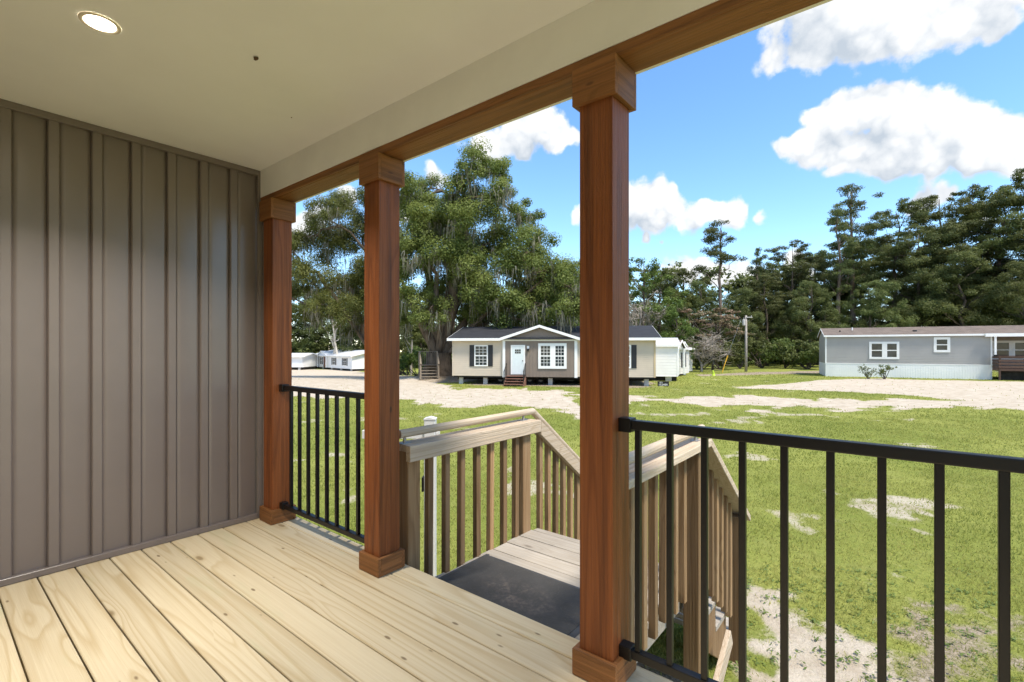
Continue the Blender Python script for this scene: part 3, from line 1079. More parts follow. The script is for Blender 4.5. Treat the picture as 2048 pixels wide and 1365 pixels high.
def blades():
    V_, F_, A_ = [], [], []
    base = 0
    for d0, d1, dens, hs_, ws in ((1.9, 5.0, 2600, 1.0, 1.0), (5.0, 9.0, 1300, 1.1, 1.45), (9.0, 16.0, 460, 1.25, 2.4), (16.0, 30.0, 130, 1.4, 4.4), (30.0, 46.0, 40, 1.5, 7.5)):
        r, d = rd_band(d0, d1, dens)
        s, b = ground_masks(r, d)
        x, y = yard(r, d)
        keep = (rng.random(len(r)) > np.clip(s * 1.5 - 0.12, 0, 0.985)) & (rng.random(len(r)) > np.clip(b * 1.2 - 0.1, 0, 0.9))
        keep &= ~((y < 1.6) & (x > -3.6))
        thick = fbm(r * 2.2 + 9, d * 2.2, 3, 77)
        keep &= rng.random(len(r)) < sstep(0.12, 0.5, thick) * 0.8 + 0.2
        r, d, x, y, thick = r[keep], d[keep], x[keep], y[keep], thick[keep]
        n = len(r)
        z = ground_z(r, d) - 0.004
        h = rng.uniform(0.018, 0.045, n) * hs_ * (0.7 + 0.7 * thick)
        w = rng.uniform(0.0025, 0.0055, n) * ws
        an = rng.uniform(0, 2 * np.pi, n)
        lean = rng.uniform(0.2, 1.0, n) * h
        la = rng.uniform(0, 2 * np.pi, n)
        ax, ay = np.cos(an) * w, np.sin(an) * w
        p0 = np.stack([x - ax, y - ay, z], -1)
        p1 = np.stack([x + ax, y + ay, z], -1)
        p2 = np.stack([x + np.cos(la) * lean, y + np.sin(la) * lean, z + h], -1)
        V_.append(np.stack([p0, p1, p2], 1).reshape(-1, 3))
        F_.append(np.arange(n * 3).reshape(-1, 3) + base)
        base += n * 3
        patch = fbm(r * 0.5 + 2, d * 0.5, 3, 23)
        A_.append(np.clip(0.15 + 1.3 * (patch - 0.3) + rng.normal(0, 0.2, n), 0, 1))
    return mesh_np('grass', np.concatenate(V_), np.concatenate(F_), False, [('tint', 'FACE', np.concatenate(A_))])


gm = leaf_mat('grass_blades', (0.25, 0.285, 0.06), (0.43, 0.41, 0.12), 0.45, 0.6, 0.2, 0.0)
tag(obj('grass', blades(), gm), 'short yellow green lawn grass with thin and bare spots', 'grass', kind='stuff')


def leaf_quads(C, N, L, W, jitter=None, tint=None, curl=0.0):
    """rhombic leaves: centres C (n,3), normals N (n,3), length L, width W"""
    n = len(C)
    N = N / (np.linalg.norm(N, axis=1, keepdims=True) + 1e-9)
    a = rng.normal(size=(n, 3))
    u = a - N * np.sum(a * N, 1, keepdims=True)
    u /= np.linalg.norm(u, axis=1, keepdims=True) + 1e-9
    v = np.cross(N, u)
    L = np.broadcast_to(np.asarray(L, float), (n,))[:, None]
    W = np.broadcast_to(np.asarray(W, float), (n,))[:, None]
    V_ = np.stack([C - u * L / 2, C + v * W / 2, C + u * L / 2 - N * curl * L, C - v * W / 2], 1).reshape(-1, 3)
    return V_, np.arange(n * 4).reshape(-1, 4)


# broad-leaved weeds near the stair foot
cc, nn = [], []
for _ in range(520):
    r0, d0 = rng.uniform(1.2, 4.6), rng.uniform(2.0, 4.9)
    x0, y0 = yard(r0, d0)
    if (y0 < 1.75) or (x0 < -0.8 and y0 < 3.2):
        if rng.random() > 0.12 or x0 < -2.2:
            continue
    k = rng.integers(4, 9)
    an = rng.uniform(0, 6.28, k)
    rr_ = rng.uniform(0.012, 0.045, k)
    z0 = gz(r0, d0)
    for a_, q in zip(an, rr_):
        cc.append((x0 + math.cos(a_) * q, y0 + math.sin(a_) * q, z0 + rng.uniform(0.008, 0.03)))
        nn.append((math.cos(a_) * 0.5, math.sin(a_) * 0.5, 1.0))
cc, nn = np.array(cc), np.array(nn)
vw, fw = leaf_quads(cc, nn, rng.uniform(0.02, 0.045, len(cc)), rng.uniform(0.010, 0.02, len(cc)))
tag(obj('weeds', mesh_np('weeds', vw, fw, False, [('tint', 'FACE', rng.random(len(fw)))]), leaf_mat('weed_leaf', (0.10, 0.15, 0.035), (0.20, 0.26, 0.08), 0.3, 0.6, 0.15, 0.0)),
    'low broad leaved weeds in the bare soil beside the stairs', 'weeds', kind='stuff')

# ================================================================== homes
def lap_siding(x0, x1, z0, z1, lap=0.115, out=0.014):
    n = max(1, int(round((z1 - z0) / lap)))
    h = (z1 - z0) / n
    vs, fs = [], []
    for i in range(n):
        b = len(vs)
        za, zb_ = z0 + i * h, z0 + (i + 1) * h
        vs += [(x0, -out, za), (x1, -out, za), (x1, -0.001, zb_), (x0, -0.001, zb_), (x0, 0.0, za), (x1, 0.0, za)]
        fs += [(b, b + 1, b + 2, b + 3), (b + 4, b + 5, b + 1, b)]
    me = bpy.data.meshes.new('siding')
    me.from_pydata(vs, [], fs)
    return me


def shingle(name, c):
    m, T, p, _ = new_mat(name)
    tcn = T.n('ShaderNodeTexCoord')
    br = T.n('ShaderNodeTexBrick')
    br.inputs['Scale'].default_value = 1.0
    br.inputs['Brick Width'].default_value = 0.34
    br.inputs['Row Height'].default_value = 0.14
    br.inputs['Mortar Size'].default_value = 0.012
    for i, f in ((1, 0.8), (2, 1.25), (3, 0.6)):
        br.inputs[i].default_value = (c[0] * f, c[1] * f, c[2] * f, 1)
    T.l(tcn.outputs['Object'], br.inputs['Vector'])
    nz = T.noise(tcn.outputs['Object'], 2.0, 4, 0.6)
    T.l(T.mix(T.rng(nz.outputs['Fac'], 0.3, 0.7, 0.0, 0.35), br.outputs['Color'], tuple(x * 1.5 for x in c)), p.inputs['Base Color'])
    p.inputs['Roughness'].default_value = 0.85
    p.inputs['Specular IOR Level'].default_value = 0.3
    return m


M['beige'] = plain('beige_vinyl', (0.56, 0.475, 0.375), 0.55, 0.35, 0.04, 1.5)
M['tan'] = plain('tan_trim', (0.52, 0.40, 0.25), 0.55, 0.35, 0.04, 1.5)
M['taupe'] = plain('taupe_board', (0.225, 0.178, 0.145), 0.5, 0.4, 0.05, 2.0)
M['grey'] = plain('grey_vinyl', (0.375, 0.36, 0.345), 0.55, 0.35, 0.04, 1.0)
M['hwhite'] = plain('house_white', (0.85, 0.85, 0.845), 0.5, 0.4, 0.04, 1.0)
M['offwhite'] = plain('house_off_white', (0.66, 0.64, 0.60), 0.5, 0.4, 0.05, 1.0)
M['shutter'] = plain('black_shutter', (0.025, 0.026, 0.03), 0.5, 0.4, 0.1, 5)
M['roof_dark'] = shingle('charcoal_shingles', (0.028, 0.029, 0.034))
M['roof_brown'] = shingle('brown_shingles', (0.155, 0.122, 0.10))
M['roof_metal'] = plain('white_metal_roof', (0.70, 0.71, 0.73), 0.35, 0.5, 0.04, 0.8)
M['glass'] = plain('window_glass', (0.03, 0.037, 0.04), 0.05, 0.3, 0.4, 2.0)
M['door'] = plain('pale_door', (0.66, 0.72, 0.73), 0.45, 0.4, 0.03)
M['block'] = plain('concrete_block', (0.46, 0.45, 0.43), 0.9, 0.2, 0.12, 5, 0.3, 40)
M['tyre'] = plain('tyre_rubber', (0.018, 0.018, 0.018), 0.8, 0.3, 0.2)
M['rimg'] = plain('wheel_rim', (0.22, 0.21, 0.20), 0.5, 0.5, 0.2, metal=0.5)
M['redwood'] = plain('brown_step', (0.20, 0.10, 0.07), 0.7, 0.3, 0.15, 6)
M['greywood'] = wood('old_grey_timber', (0.08, 0.06, 0.04), (0.20, 0.155, 0.11), (0.30, 0.25, 0.19), axis=2, rings=6, across=10, along=0.6, rough=0.85, objvar=0.3, bump=0.2)
M['deckbrown'] = plain('dark_stained_deck', (0.105, 0.062, 0.045), 0.65, 0.3, 0.15, 4)


def window(parent, x0, x1, z0, z1, y=0.0, fw=0.09, cols=2, rows=(2, 2), split=True, mid=0.07, mat=None):
    """a vinyl window: frame, meeting rail, panes and thin grids, all proud of the wall at y (facing -y)"""
    mat = mat or M['white']
    m = MB()
    m.box(x0, x1, y - 0.05, y - 0.016, z1 - fw, z1).box(x0, x1, y - 0.055, y - 0.016, z0, z0 + fw)
    m.box(x0, x0 + fw, y - 0.05, y - 0.016, z0 + fw, z1 - fw).box(x1 - fw, x1, y - 0.05, y - 0.016, z0 + fw, z1 - fw)
    w = m.build('window', mat, parent)
    xa, xb, za, zb_ = x0 + fw, x1 - fw, z0 + fw, z1 - fw
    zm = (za + zb_) / 2
    if split:
        MB().box(xa, xb, y - 0.042, y - 0.018, zm - mid / 2, zm + mid / 2).build('meeting_rail', mat, w)
        spans = ((za, zm - mid / 2, y - 0.026), (zm + mid / 2, zb_, y - 0.03))
    else:
        spans = ((za, zb_, y - 0.028),)
    for i, (a, b, yy) in enumerate(spans):
        MB().box(xa, xb, yy, y - 0.0165, a, b).build('pane', M['glass'], w)
        if cols and rows:
            g = MB()
            for c in range(1, cols):
                xc = xa + (xb - xa) * c / cols
                g.box(xc - 0.011, xc + 0.011, yy - 0.005, yy - 0.001, a, b)
            for r_ in range(1, rows[i]):
                zc = a + (b - a) * r_ / rows[i]
                g.box(xa, xb, yy - 0.0055, yy - 0.0015, zc - 0.011, zc + 0.011)
            if g.v:
                g.build('window_grid', mat, w)
    return w


def shutter(parent, x0, x1, z0, z1, y=0.0):
    m = MB().box(x0, x1, y - 0.04, y - 0.016, z0, z1)
    n = 14
    for half in ((z0 + 0.06, (z0 + z1) / 2 - 0.04), ((z0 + z1) / 2 + 0.04, z1 - 0.06)):
        for i in range(n):
            zz = half[0] + (half[1] - half[0]) * (i + 0.5) / n
            m.box(x0 + 0.04, x1 - 0.04, y - 0.05, y - 0.0405, zz - 0.012, zz + 0.012)
    return m.build('shutter', M['shutter'], parent)


def gable_roof(parent, x0, x1, ye, zr, ze, yr, yb_, th, mat, fascia, name='roof'):
    """ridge along x; front eave (ye, ze), ridge (yr, zr), back eave (yb_, ze)"""
    r_ = MB().prism([(ye, ze), (yr, zr), (yb_, ze), (yb_, ze + th), (yr, zr + th), (ye, ze + th)], 0, x0, x1).build(name, mat, parent)
    return r_


def wheel(parent, x, y, z, r_=0.34):
    t = MB().tube([(x, y - 0.1, z), (x, y - 0.085, z), (x, y + 0.085, z), (x, y + 0.1, z)], [r_ * 0.9, r_, r_, r_ * 0.9], 20).build('tyre', M['tyre'], parent)
    MB().tube([(x, y - 0.106, z), (x, y - 0.1005, z)], [r_ * 0.5, r_ * 0.55], 16).tube([(x, y - 0.13, z), (x, y - 0.1065, z)], r_ * 0.14, 10).build('rim', M['rimg'], t)


def pier(parent, x, y, z0, z1, w=0.2):
    n = 2
    m = MB()
    for i in range(n):
        h = (z1 - z0) / n
        m.box(x - w, x + w, y - 0.1, y + 0.1, z0 + i * h + 0.002, z0 + (i + 1) * h - 0.006)
    m.build('block_pier', M['block'], parent)


# ---- first home: beige and taupe
ox, oy = yard(-3.719, 30.0)
h1 = thing('modular_home', 'beige and taupe modular home with white gable trim and dark roof', 'house', (ox, oy, 0), rad(YAW - 8.91))
L1 = 12.27
zb1, zt1 = -0.56, 1.68
box('wall', M['beige'], h1, 0.0, L1, 0.001, 7.6, zb1, zt1)
obj('siding', lap_siding(0.08, 3.2, zb1 + 0.03, zt1), M['beige'], h1)
obj('siding', lap_siding(7.74, L1 - 0.1, zb1 + 0.03, zt1), M['beige'], h1)
for xa, xb, mt in ((-0.012, 0.08, M['beige']), (L1 - 0.1, L1 + 0.012, M['tan'])):
    box('corner_trim', mt, h1, xa, xb, -0.03, 0.3, zb1, zt1 - 0.02)
for xa, xb in ((3.2, 3.36), (7.565, 7.74)):
    box('corner_trim', M['white'], h1, xa, xb, -0.13, -0.002, zb1 - 0.05, zt1 - 0.08)
ac = MB().box(3.36, 7.565, -0.10, -0.003, zb1 - 0.02, zt1 - 0.08)
ac.build('accent_wall', M['taupe'], h1)
bt = MB().box(-0.02, 0.02, -0.114, -0.1005, zb1 - 0.02, zt1 - 0.09).mesh('batten')
bt.materials.append(M['taupe'])
xx = 3.46
while xx < 7.5:
    obj('batten', bt, None, h1, (xx, 0, 0))
    xx += 0.203
box('frieze_board', M['white'], h1, 3.14, 7.80, -0.14, -0.004, zt1 - 0.078, zt1 + 0.01)
MB().prism([(3.3, zt1 + 0.012), (7.65, zt1 + 0.012), (5.475, 2.44)], 1, -0.10, 0.05).build('gable_wall', M['taupe'], h1)
for i in range(17):
    xg = 3.66 + i * 0.2265
    zg = 2.44 - abs(xg - 5.475) * 0.3485 - 0.06
    if zg > zt1 + 0.08:
        MB().box(xg - 0.018, xg + 0.018, -0.112, -0.1005, zt1 + 0.014, zg).build('gable_batten', M['taupe'], h1)
for sgn in (-1, 1):
    MB().prism([(5.475, 2.41), (5.475, 2.57), (5.475 + sgn * 2.42, 1.79), (5.475 + sgn * 2.42, 1.625)], 1, -0.34, -0.30).build('rake_board', M['white'], h1)
gable_roof(h1, -0.26, 12.56, -0.32, 2.60, 1.70, 3.8, 7.92, 0.07, M['roof_dark'], None)
MB().prism([(3.08, 1.70), (5.475, 2.515), (7.87, 1.70), (7.87, 1.775), (5.475, 2.585), (3.08, 1.775)], 1, -0.299, 3.5).build('roof', M['roof_dark'], h1)
for xa, xb in ((-0.265, 3.08), (7.87, 12.565)):
    box('fascia', M['white'], h1, xa, xb, -0.35, -0.322, 1.62, 1.775)
    box('soffit', M['white'], h1, xa, xb, -0.32, 0.01, 1.682, 1.698)
for xe in (-0.27, 12.561):
    MB().prism([(-0.33, 1.60), (3.8, 2.50), (7.9, 1.60), (7.9, 1.77), (3.8, 2.675), (-0.33, 1.775)], 0, xe, xe + 0.012).build('rake_board', M['white'], h1)
MB().prism([(0.0, zt1), (7.6, zt1), (3.8, 2.52)], 0, 0.002, 0.1).build('gable_wall', M['beige'], h1)
MB().prism([(0.0, zt1), (7.6, zt1), (3.8, 2.52)], 0, L1 - 0.1, L1 - 0.002).build('gable_wall', M['beige'], h1)
window(h1, 1.41, 2.26, 0.05, 1.35, 0.0, 0.07, 3, (3, 3))
shutter(h1, 1.10, 1.395, 0.04, 1.36)
shutter(h1, 2.275, 2.57, 0.04, 1.36)
window(h1, 5.39, 6.27, -0.07, 1.46, -0.10, 0.16, 3, (3, 3))
window(h1, 6.2705, 7.10, -0.07, 1.46, -0.10, 0.16, 3, (3, 3))
window(h1, 9.75, 10.87, -0.02, 1.36, 0.0, 0.09, 3, (3, 3))
shutter(h1, 10.89, 11.19, -0.02, 1.36)
shutter(h1, 9.43, 9.73, -0.02, 1.36)
dr = box('door', M['door'], h1, 3.80, 4.50, -0.145, -0.1015, -0.43, 1.27, 0.004)
dfr = MB().box(3.71, 3.798, -0.15, -0.1012, -0.43, 1.36).box(4.502, 4.59, -0.15, -0.1012, -0.43, 1.36).box(3.798, 4.502, -0.15, -0.1012, 1.272, 1.36)
dfr.build('door_frame', M['white'], h1)
for i in range(3):
    for j in range(2):
        box('door_pane', M['glass'], dr, -0.18 + i * 0.125, -0.075 + i * 0.125, -0.028, -0.0225, 0.42 + j * 0.135, 0.535 + j * 0.135)
MB().tube([(0.29, -0.06, -0.02), (0.29, -0.022, -0.02)], 0.03, 10).build('door_handle', M['black'], dr)
wl = MB().box(4.70, 4.84, -0.125, -0.1012, 1.02, 1.30).build('wall_lamp', M['white'], h1)
MB().prism([(4.72, 0.98), (4.82, 0.98), (4.85, 1.14), (4.69, 1.14)], 1, -0.24, -0.135).build('lamp_shade', M['black'], wl)
for yb_ in (0.9, 2.6, 4.9, 6.6):
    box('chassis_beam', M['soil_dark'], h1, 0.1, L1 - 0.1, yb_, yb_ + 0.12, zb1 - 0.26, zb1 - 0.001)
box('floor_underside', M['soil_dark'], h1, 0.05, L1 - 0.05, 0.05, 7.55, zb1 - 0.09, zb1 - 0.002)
for xp in (0.48, 2.04, 6.09, 8.6, 11.79):
    pier(h1, xp, 0.35, GZ - 0.05, zb1 - 0.095, 0.13)
for xp in (1.3, 3.6, 7.2, 10.2):
    pier(h1, xp, 4.1, GZ - 0.05, zb1 - 0.095, 0.2)
for xw in (2.85, 4.72, 5.42, 6.1):
    wheel(h1, xw, 1.15, -0.80, 0.27)

# ---- number sign by its hitch
ns = thing('number_sign', 'small black sign with white stock number at the beige home\'s right corner', 'sign', (*yard(8.62, 27.6), GZ), rad(YAW - 6))
ns.scale = (0.55, 0.55, 0.55)
box('sign_board', M['tyre'], ns, -0.45, 0.72, -0.01, 0.01, 0.12, 0.62)
for xs in (-0.3, 0.58):
    box('stake', M['black'], ns, xs - 0.015, xs + 0.015, 0.011, 0.03, -0.1, 0.5)


def text(name, s_, size, mat, parent, loc, rot=(math.pi / 2, 0, 0), ext=0.002):
    cu = bpy.data.curves.new(name, 'FONT')
    cu.body = s_
    cu.size = size
    cu.extrude = ext
    cu.align_x = 'CENTER'
    tmp = bpy.data.objects.new('tmp', cu)
    me = bpy.data.meshes.new_from_object(tmp)
    bpy.data.objects.remove(tmp)
    return obj(name, me, mat, parent, loc, rot)


text('lettering', '15248A', 0.30, M['white'], ns, (0.13, -0.0135, 0.17))
text('lettering', 'RD5', 0.17, M['white'], ns, (-0.08, -0.0135, 0.445))

# ---- steps in front of the beige home's door
fs_ = thing('front_steps', 'brown wooden steps with thin metal rails at the pale front door', 'steps', (ox, oy, 0), rad(YAW - 8.91))
for i in range(4):
    zt = -0.50 - i * 0.145
    box('tread', M['redwood'] if i else M['redwood'], fs_, 3.50, 4.62, -0.50 - 0.26 * i - 0.12, -0.155 - 0.26 * i if i == 0 else -0.50 - 0.26 * i + 0.15, zt - 0.04, zt)
for xs in (3.46, 4.62):
    MB().prism([(-0.16, -0.62), (-0.52, -0.58), (-1.40, -1.02), (-1.40, GZ - 0.1), (-0.16, GZ - 0.1)], 0, xs, xs + 0.04).build('side_panel', M['redwood'], fs_)
    rl = MB()
    rl.tube([(xs + 0.02, -0.2, 0.24), (xs + 0.02, -0.52, 0.24), (xs + 0.02, -1.30, -0.22), (xs + 0.02, -1.30, -0.95)], 0.02, 8)
    for q in range(6):
        yy = -0.24 - q * 0.2
        zt = 0.24 if yy > -0.52 else 0.24 - (-0.52 - yy) * 0.59
        rl.tube([(xs + 0.02, yy, zt), (xs + 0.02, yy, zt - 0.76)], 0.011, 6)
    rl.build('rail', M['black'], fs_)

# ---- grey home with brown roof on the right
ox2, oy2 = yard((1651 - 1024) / 960 * 39.0, 39.0)
h2 = thing('mobile_home', 'long grey mobile home with white skirting and brown shingle roof', 'house', (ox2, oy2, 0), rad(YAW - 27.17))
box('wall', M['grey'], h2, 0.0, 10.06, 0.001, 4.6, -0.04, 2.12)
box('wall', M['taupe'], h2, 10.061, 13.6, 1.5, 4.6, -0.3, 2.12)
box('wall', M['grey'], h2, 13.601, 22.0, 0.001, 4.6, -0.04, 2.12)
obj('siding', lap_siding(0.06, 10.0, -0.04, 2.1, 0.12), M['grey'], h2)
obj('siding', lap_siding(13.65, 22.0, -0.04, 2.1, 0.12), M['grey'], h2)
box('skirting', M['hwhite'], h2, -0.01, 10.05, -0.03, 4.55, GZ - 0.3, -0.042)
box('skirting', M['hwhite'], h2, 13.6, 22.0, -0.03, 4.55, GZ - 0.3, -0.042)
rb = MB()
for i in range(66):
    rb.box(0.05 + i * 0.15, 0.075 + i * 0.15, -0.042, -0.0305, GZ - 0.2, -0.05)
rb.build('skirting_ribs', M['hwhite'], h2)['kind'] = 'stuff'
box('skirt_rail', M['hwhite'], h2, -0.02, 10.06, -0.05, -0.032, -0.075, -0.03)
for xa in (-0.02, 9.97):
    box('corner_trim', M['hwhite'], h2, xa, xa + 0.09, -0.03, 0.1, -0.028, 2.10)
gable_roof(h2, -0.12, 22.1, -0.16, 2.80, 2.14, 2.3, 4.76, 0.06, M['roof_brown'], None)
MB().prism([(0.0, 2.1), (4.6, 2.1), (2.3, 2.76)], 0, 0.001, 0.1).build('gable_wall', M['grey'], h2)
box('fascia', M['hwhite'], h2, -0.13, 9.6, -0.20, -0.161, 2.07, 2.205)
box('porch_fascia', M['hwhite'], h2, 9.601, 14.0, -0.34, -0.161, 1.99, 2.215)
MB().prism([(-0.16, 2.09), (2.3, 2.74), (4.76, 2.09), (4.76, 2.19), (2.3, 2.87), (-0.16, 2.2)], 0, -0.135, -0.121).build('rake_board', M['hwhite'], h2)
window(h2, 2.88, 3.85, 0.32, 1.67, 0.0, 0.16, 0, (1, 1))
window(h2, 3.8505, 4.76, 0.32, 1.67, 0.0, 0.16, 0, (1, 1))
window(h2, 6.8, 7.75, 0.86, 1.98, 0.0, 0.17, 0, (1, 1))
window(h2, 10.45, 11.6, 0.35, 1.72, 1.5, 0.16, 0, (1, 1), mat=M['offwhite'])
window(h2, 11.605, 12.8, 0.35, 1.72, 1.5, 0.16, 0, (1, 1), mat=M['offwhite'])
box('porch_column', M['hwhite'], h2, 10.09, 10.2, -0.30, -0.19, 0.7, 1.99)
MB().tube([(1.1, 1.0, 2.40), (1.1, 1.0, 2.62)], 0.05, 8).tube([(5.9, 0.9, 2.40), (5.9, 0.9, 2.56)], [0.16, 0.13], 10).build('roof_vent', M['black'], h2)
MB().tube([(2.0, 1.5, 2.5), (2.0, 1.5, 2.86)], 0.045, 8).build('roof_pipe', M['hwhite'], h2)
pd = thing('side_deck', 'dark brown slatted porch deck at the grey home\'s right end', 'deck', (ox2, oy2, 0), rad(YAW - 27.17))
box('deck_floor', M['deckbrown'], pd, 10.08, 13.9, -1.0, 1.49, -0.42, -0.30)
for zz in (0.52, 0.30, 0.08, -0.14):
    box('rail_board', M['deckbrown'], pd, 10.06, 13.9, -1.03, -0.995, zz - 0.07, zz + 0.07)
    box('rail_board', M['deckbrown'], pd, 10.045, 10.079, -0.99, 0.0, zz - 0.07, zz + 0.07)
box('rail_cap', M['deckbrown'], pd, 10.02, 13.95, -1.07, -0.93, 0.60, 0.64)
for xp in (10.10, 11.4, 12.7):
    box('deck_post', M['deckbrown'], pd, xp, xp + 0.09, -0.99, -0.90, GZ - 0.2, 0.599)
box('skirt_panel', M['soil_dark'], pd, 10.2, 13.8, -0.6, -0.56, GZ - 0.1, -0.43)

# ---- white homes
def small_home(name, label, r, d, turn, L, D, z0, z1, zr, wallm, roofm, wins, zg, door=None, gable=None, ov=0.25, group=None, cat='house'):
    x, y = yard(r, d)
    t = thing(name, label, cat, (x, y, 0), rad(YAW + turn), group)
    box('wall', wallm, t, 0, L, 0.001, D, z0, z1)
    obj('siding', lap_siding(0.05, L - 0.05, z0, z1, 0.2), wallm, t)
    MB().prism([(-ov, z1), (D / 2, zr), (D + ov, z1), (D + ov, z1 + 0.06), (D / 2, zr + 0.06), (-ov, z1 + 0.06)], 0, -ov, L + ov).build('roof', roofm, t)
    for xe in (0.002, L - 0.102):
        MB().prism([(0.0, z1 - 0.001), (D, z1 - 0.001), (D / 2, zr - 0.06)], 0, xe, xe + 0.1).build('gable_wall', wallm, t)
    box('fascia', M['hwhite'], t, -ov, L + ov, -ov - 0.03, -ov - 0.002, z1 - 0.10, z1 + 0.065)
    for xe in (-ov - 0.02, L + ov + 0.005):
        MB().prism([(-ov, z1 - 0.1), (D / 2, zr - 0.1), (D + ov, z1 - 0.1), (D + ov, z1 + 0.07), (D / 2, zr + 0.07), (-ov, z1 + 0.07)], 0, xe, xe + 0.015).build('rake_board', M['hwhite'], t)
    for xa in (-0.01, L - 0.07):
        box('corner_trim', M['hwhite'], t, xa, xa + 0.08, -0.025, 0.1, z0, z1 - 0.11)
    for (xa, xb, za, zb_) in wins:
        window(t, xa, xb, za, zb_, 0.0, 0.07, 2, (2, 2))
        shutter(t, xa - 0.36, xa - 0.02, za, zb_)
        shutter(t, xb + 0.02, xb + 0.36, za, zb_)
    if door:
        xa, za, zb_ = door
        dd = box('door', M['redwood'], t, xa, xa + 0.9, -0.05, -0.0155, za, zb_)
        MB().tube([(0.36, -0.05, -0.1), (0.36, -0.018, -0.1)], 0.03, 8).build('door_handle', M['black'], dd)
    if gable:
        ga, gb, gz_ = gable
        gm_ = (ga + gb) / 2
        MB().prism([(ga, z1 + 0.0), (gb, z1 + 0.0), (gm_, gz_ - 0.05)], 1, -0.3, 0.1).build('gable_wall', wallm, t)
        MB().prism([(ga - 0.2, z1), (gm_, gz_), (gb + 0.2, z1), (gb + 0.2, z1 + 0.07), (gm_, gz_ + 0.07), (ga - 0.2, z1 + 0.07)], 1, -0.45, D / 2 - 0.3).build('roof', roofm, t)
        for s_ in (-1, 1):
            e_ = gm_ + s_ * ((gb - ga) / 2 + 0.22)
            MB().prism([(gm_, gz_ - 0.08), (gm_, gz_ + 0.08), (e_, z1 + 0.08), (e_, z1 - 0.1)], 1, -0.48, -0.452).build('rake_board', M['hwhite'], t)
        for xc in (ga + 0.1, gb - 0.1):
            box('porch_column', M['hwhite'], t, xc - 0.06, xc + 0.06, -0.44, -0.32, z0, z1 - 0.002)
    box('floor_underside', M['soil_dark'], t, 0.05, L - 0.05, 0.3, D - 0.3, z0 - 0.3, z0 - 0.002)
    n = max(2, int(L / 3.2))
    for i in range(n):
        pier(t, 0.6 + (L - 1.2) * i / (n - 1), 0.2, zg - 0.1, z0 - 0.005, 0.2)
    return t


g1 = gz(9.5, 33)
W1 = small_home('white_home', 'white mobile home with metal roof just right of the beige home', 4.0, 34.6, -14, 7.55, 4.4, -0.78, 1.36, 1.86, M['hwhite'], M['roof_metal'], [], g1, ov=0.15)
MB().tube([(5.9, 1.0, 1.55), (5.9, 1.0, 1.85)], 0.05, 8).build('roof_pipe', M['black'], W1)
W2 = small_home('white_home', 'small white home with brown roof and gabled porch behind the metal roofed one', 12.15, 36.9, 55, 5.2, 4.2, -0.95, 1.15, 1.85, M['offwhite'], M['roof_brown'], [(3.3, 4.0, -0.4, 0.8)], GZ - 0.1, gable=(0.7, 2.6, 1.75), ov=0.2)
W3 = small_home('white_home', 'farthest small white home with brown gable at the end of the row', 14.35, 42.2, 52, 4.6, 4.2, -1.0, 1.1, 1.8, M['offwhite'], M['roof_brown'], [(2.6, 3.3, -0.4, 0.75)], GZ - 0.1, gable=(0.3, 2.0, 1.7), ov=0.2)
sh = MB().box(7.57, 7.60, 0.6, 0.95, -0.4, 0.95).box(7.57, 7.60, 1.75, 2.1, -0.4, 0.95)
sh.build('shutter', M['shutter'], W1)

L1_ = small_home('white_home', 'distant long white home with metal roof and brown front door', (625 - 1024) / 960 * 91.0, 91.0, -46.2, 16.6, 7.8, -2.28, -0.16, 0.78, M['hwhite'], M['roof_metal'],
                 [(1.4, 2.4, -1.75, -0.5), (9.0, 10.2, -1.75, -0.5), (13.2, 14.6, -1.75, -0.5), (3.9, 4.5, -1.75, -0.5)], -2.65, door=(5.2, -2.25, -0.35), gable=(3.2, 7.2, 0.62), ov=0.4)
L2_ = small_home('white_home', 'distant plain white building at the far left behind the wall post', (545 - 1024) / 960 * 84.0, 84.0, -4, 5.4, 6.0, -2.15, -0.30, 0.25, M['hwhite'], M['roof_metal'], [], -2.6, ov=0.4)

# ---- old free-standing stairs by the oak
os_ = thing('old_stairs', 'old grey wooden stairs standing alone beside the big oak trunk', 'stairs', (*yard(-5.75, 33.6), gz(-5.75, 33.6)), rad(YAW + 14))
for i in range(4):
    box('tread', M['greywood'], os_, -0.6, 0.6, 0.28 * i, 0.28 * i + 0.27, 0.20 * (i + 1) - 0.04, 0.20 * (i + 1))
box('landing', M['greywood'], os_, -0.6, 0.6, 1.13, 2.3, 0.93, 0.98)
for xs in (-0.64, 0.60):
    MB().prism([(-0.02, 0.0), (0.25, 0.0), (1.15, 0.72), (1.15, 0.93), (-0.02, 0.06)], 0, xs, xs + 0.039).build('stringer', M['greywood'], os_)
    for yy, zt in ((0.0, 1.05), (1.15, 1.9), (2.2, 1.9)):
        box('post', M['greywood'], os_, xs - 0.03, xs + 0.06, yy, yy + 0.09, -0.1, zt)
    MB().bar((xs + 0.02, -0.05, 1.06), (xs + 0.02, 1.2, 1.92), 0.1, 0.06).build('handrail', M['greywood'], os_)
    MB().bar((xs + 0.02, 1.2, 1.93), (xs + 0.02, 2.35, 1.93), 0.1, 0.06).build('handrail', M['greywood'], os_)
    for q in range(7):
        yy = 0.14 + q * 0.15
        box('baluster', M['greywood'], os_, xs, xs + 0.04, yy, yy + 0.04, 0.25 + 0.70 * yy, 1.02 + 0.69 * yy)
    for q in range(6):
        yy = 1.3 + q * 0.15
        box('baluster', M['greywood'], os_, xs, xs + 0.04, yy, yy + 0.04, 0.85, 1.90)
for q in range(8):
    box('baluster', M['greywood'], os_, -0.56 + q * 0.15, -0.52 + q * 0.15, 2.22, 2.26, 0.85, 1.90)
MB().bar((-0.64, 2.24, 1.93), (0.64, 2.24, 1.93), 0.1, 0.06).build('handrail', M['greywood'], os_)

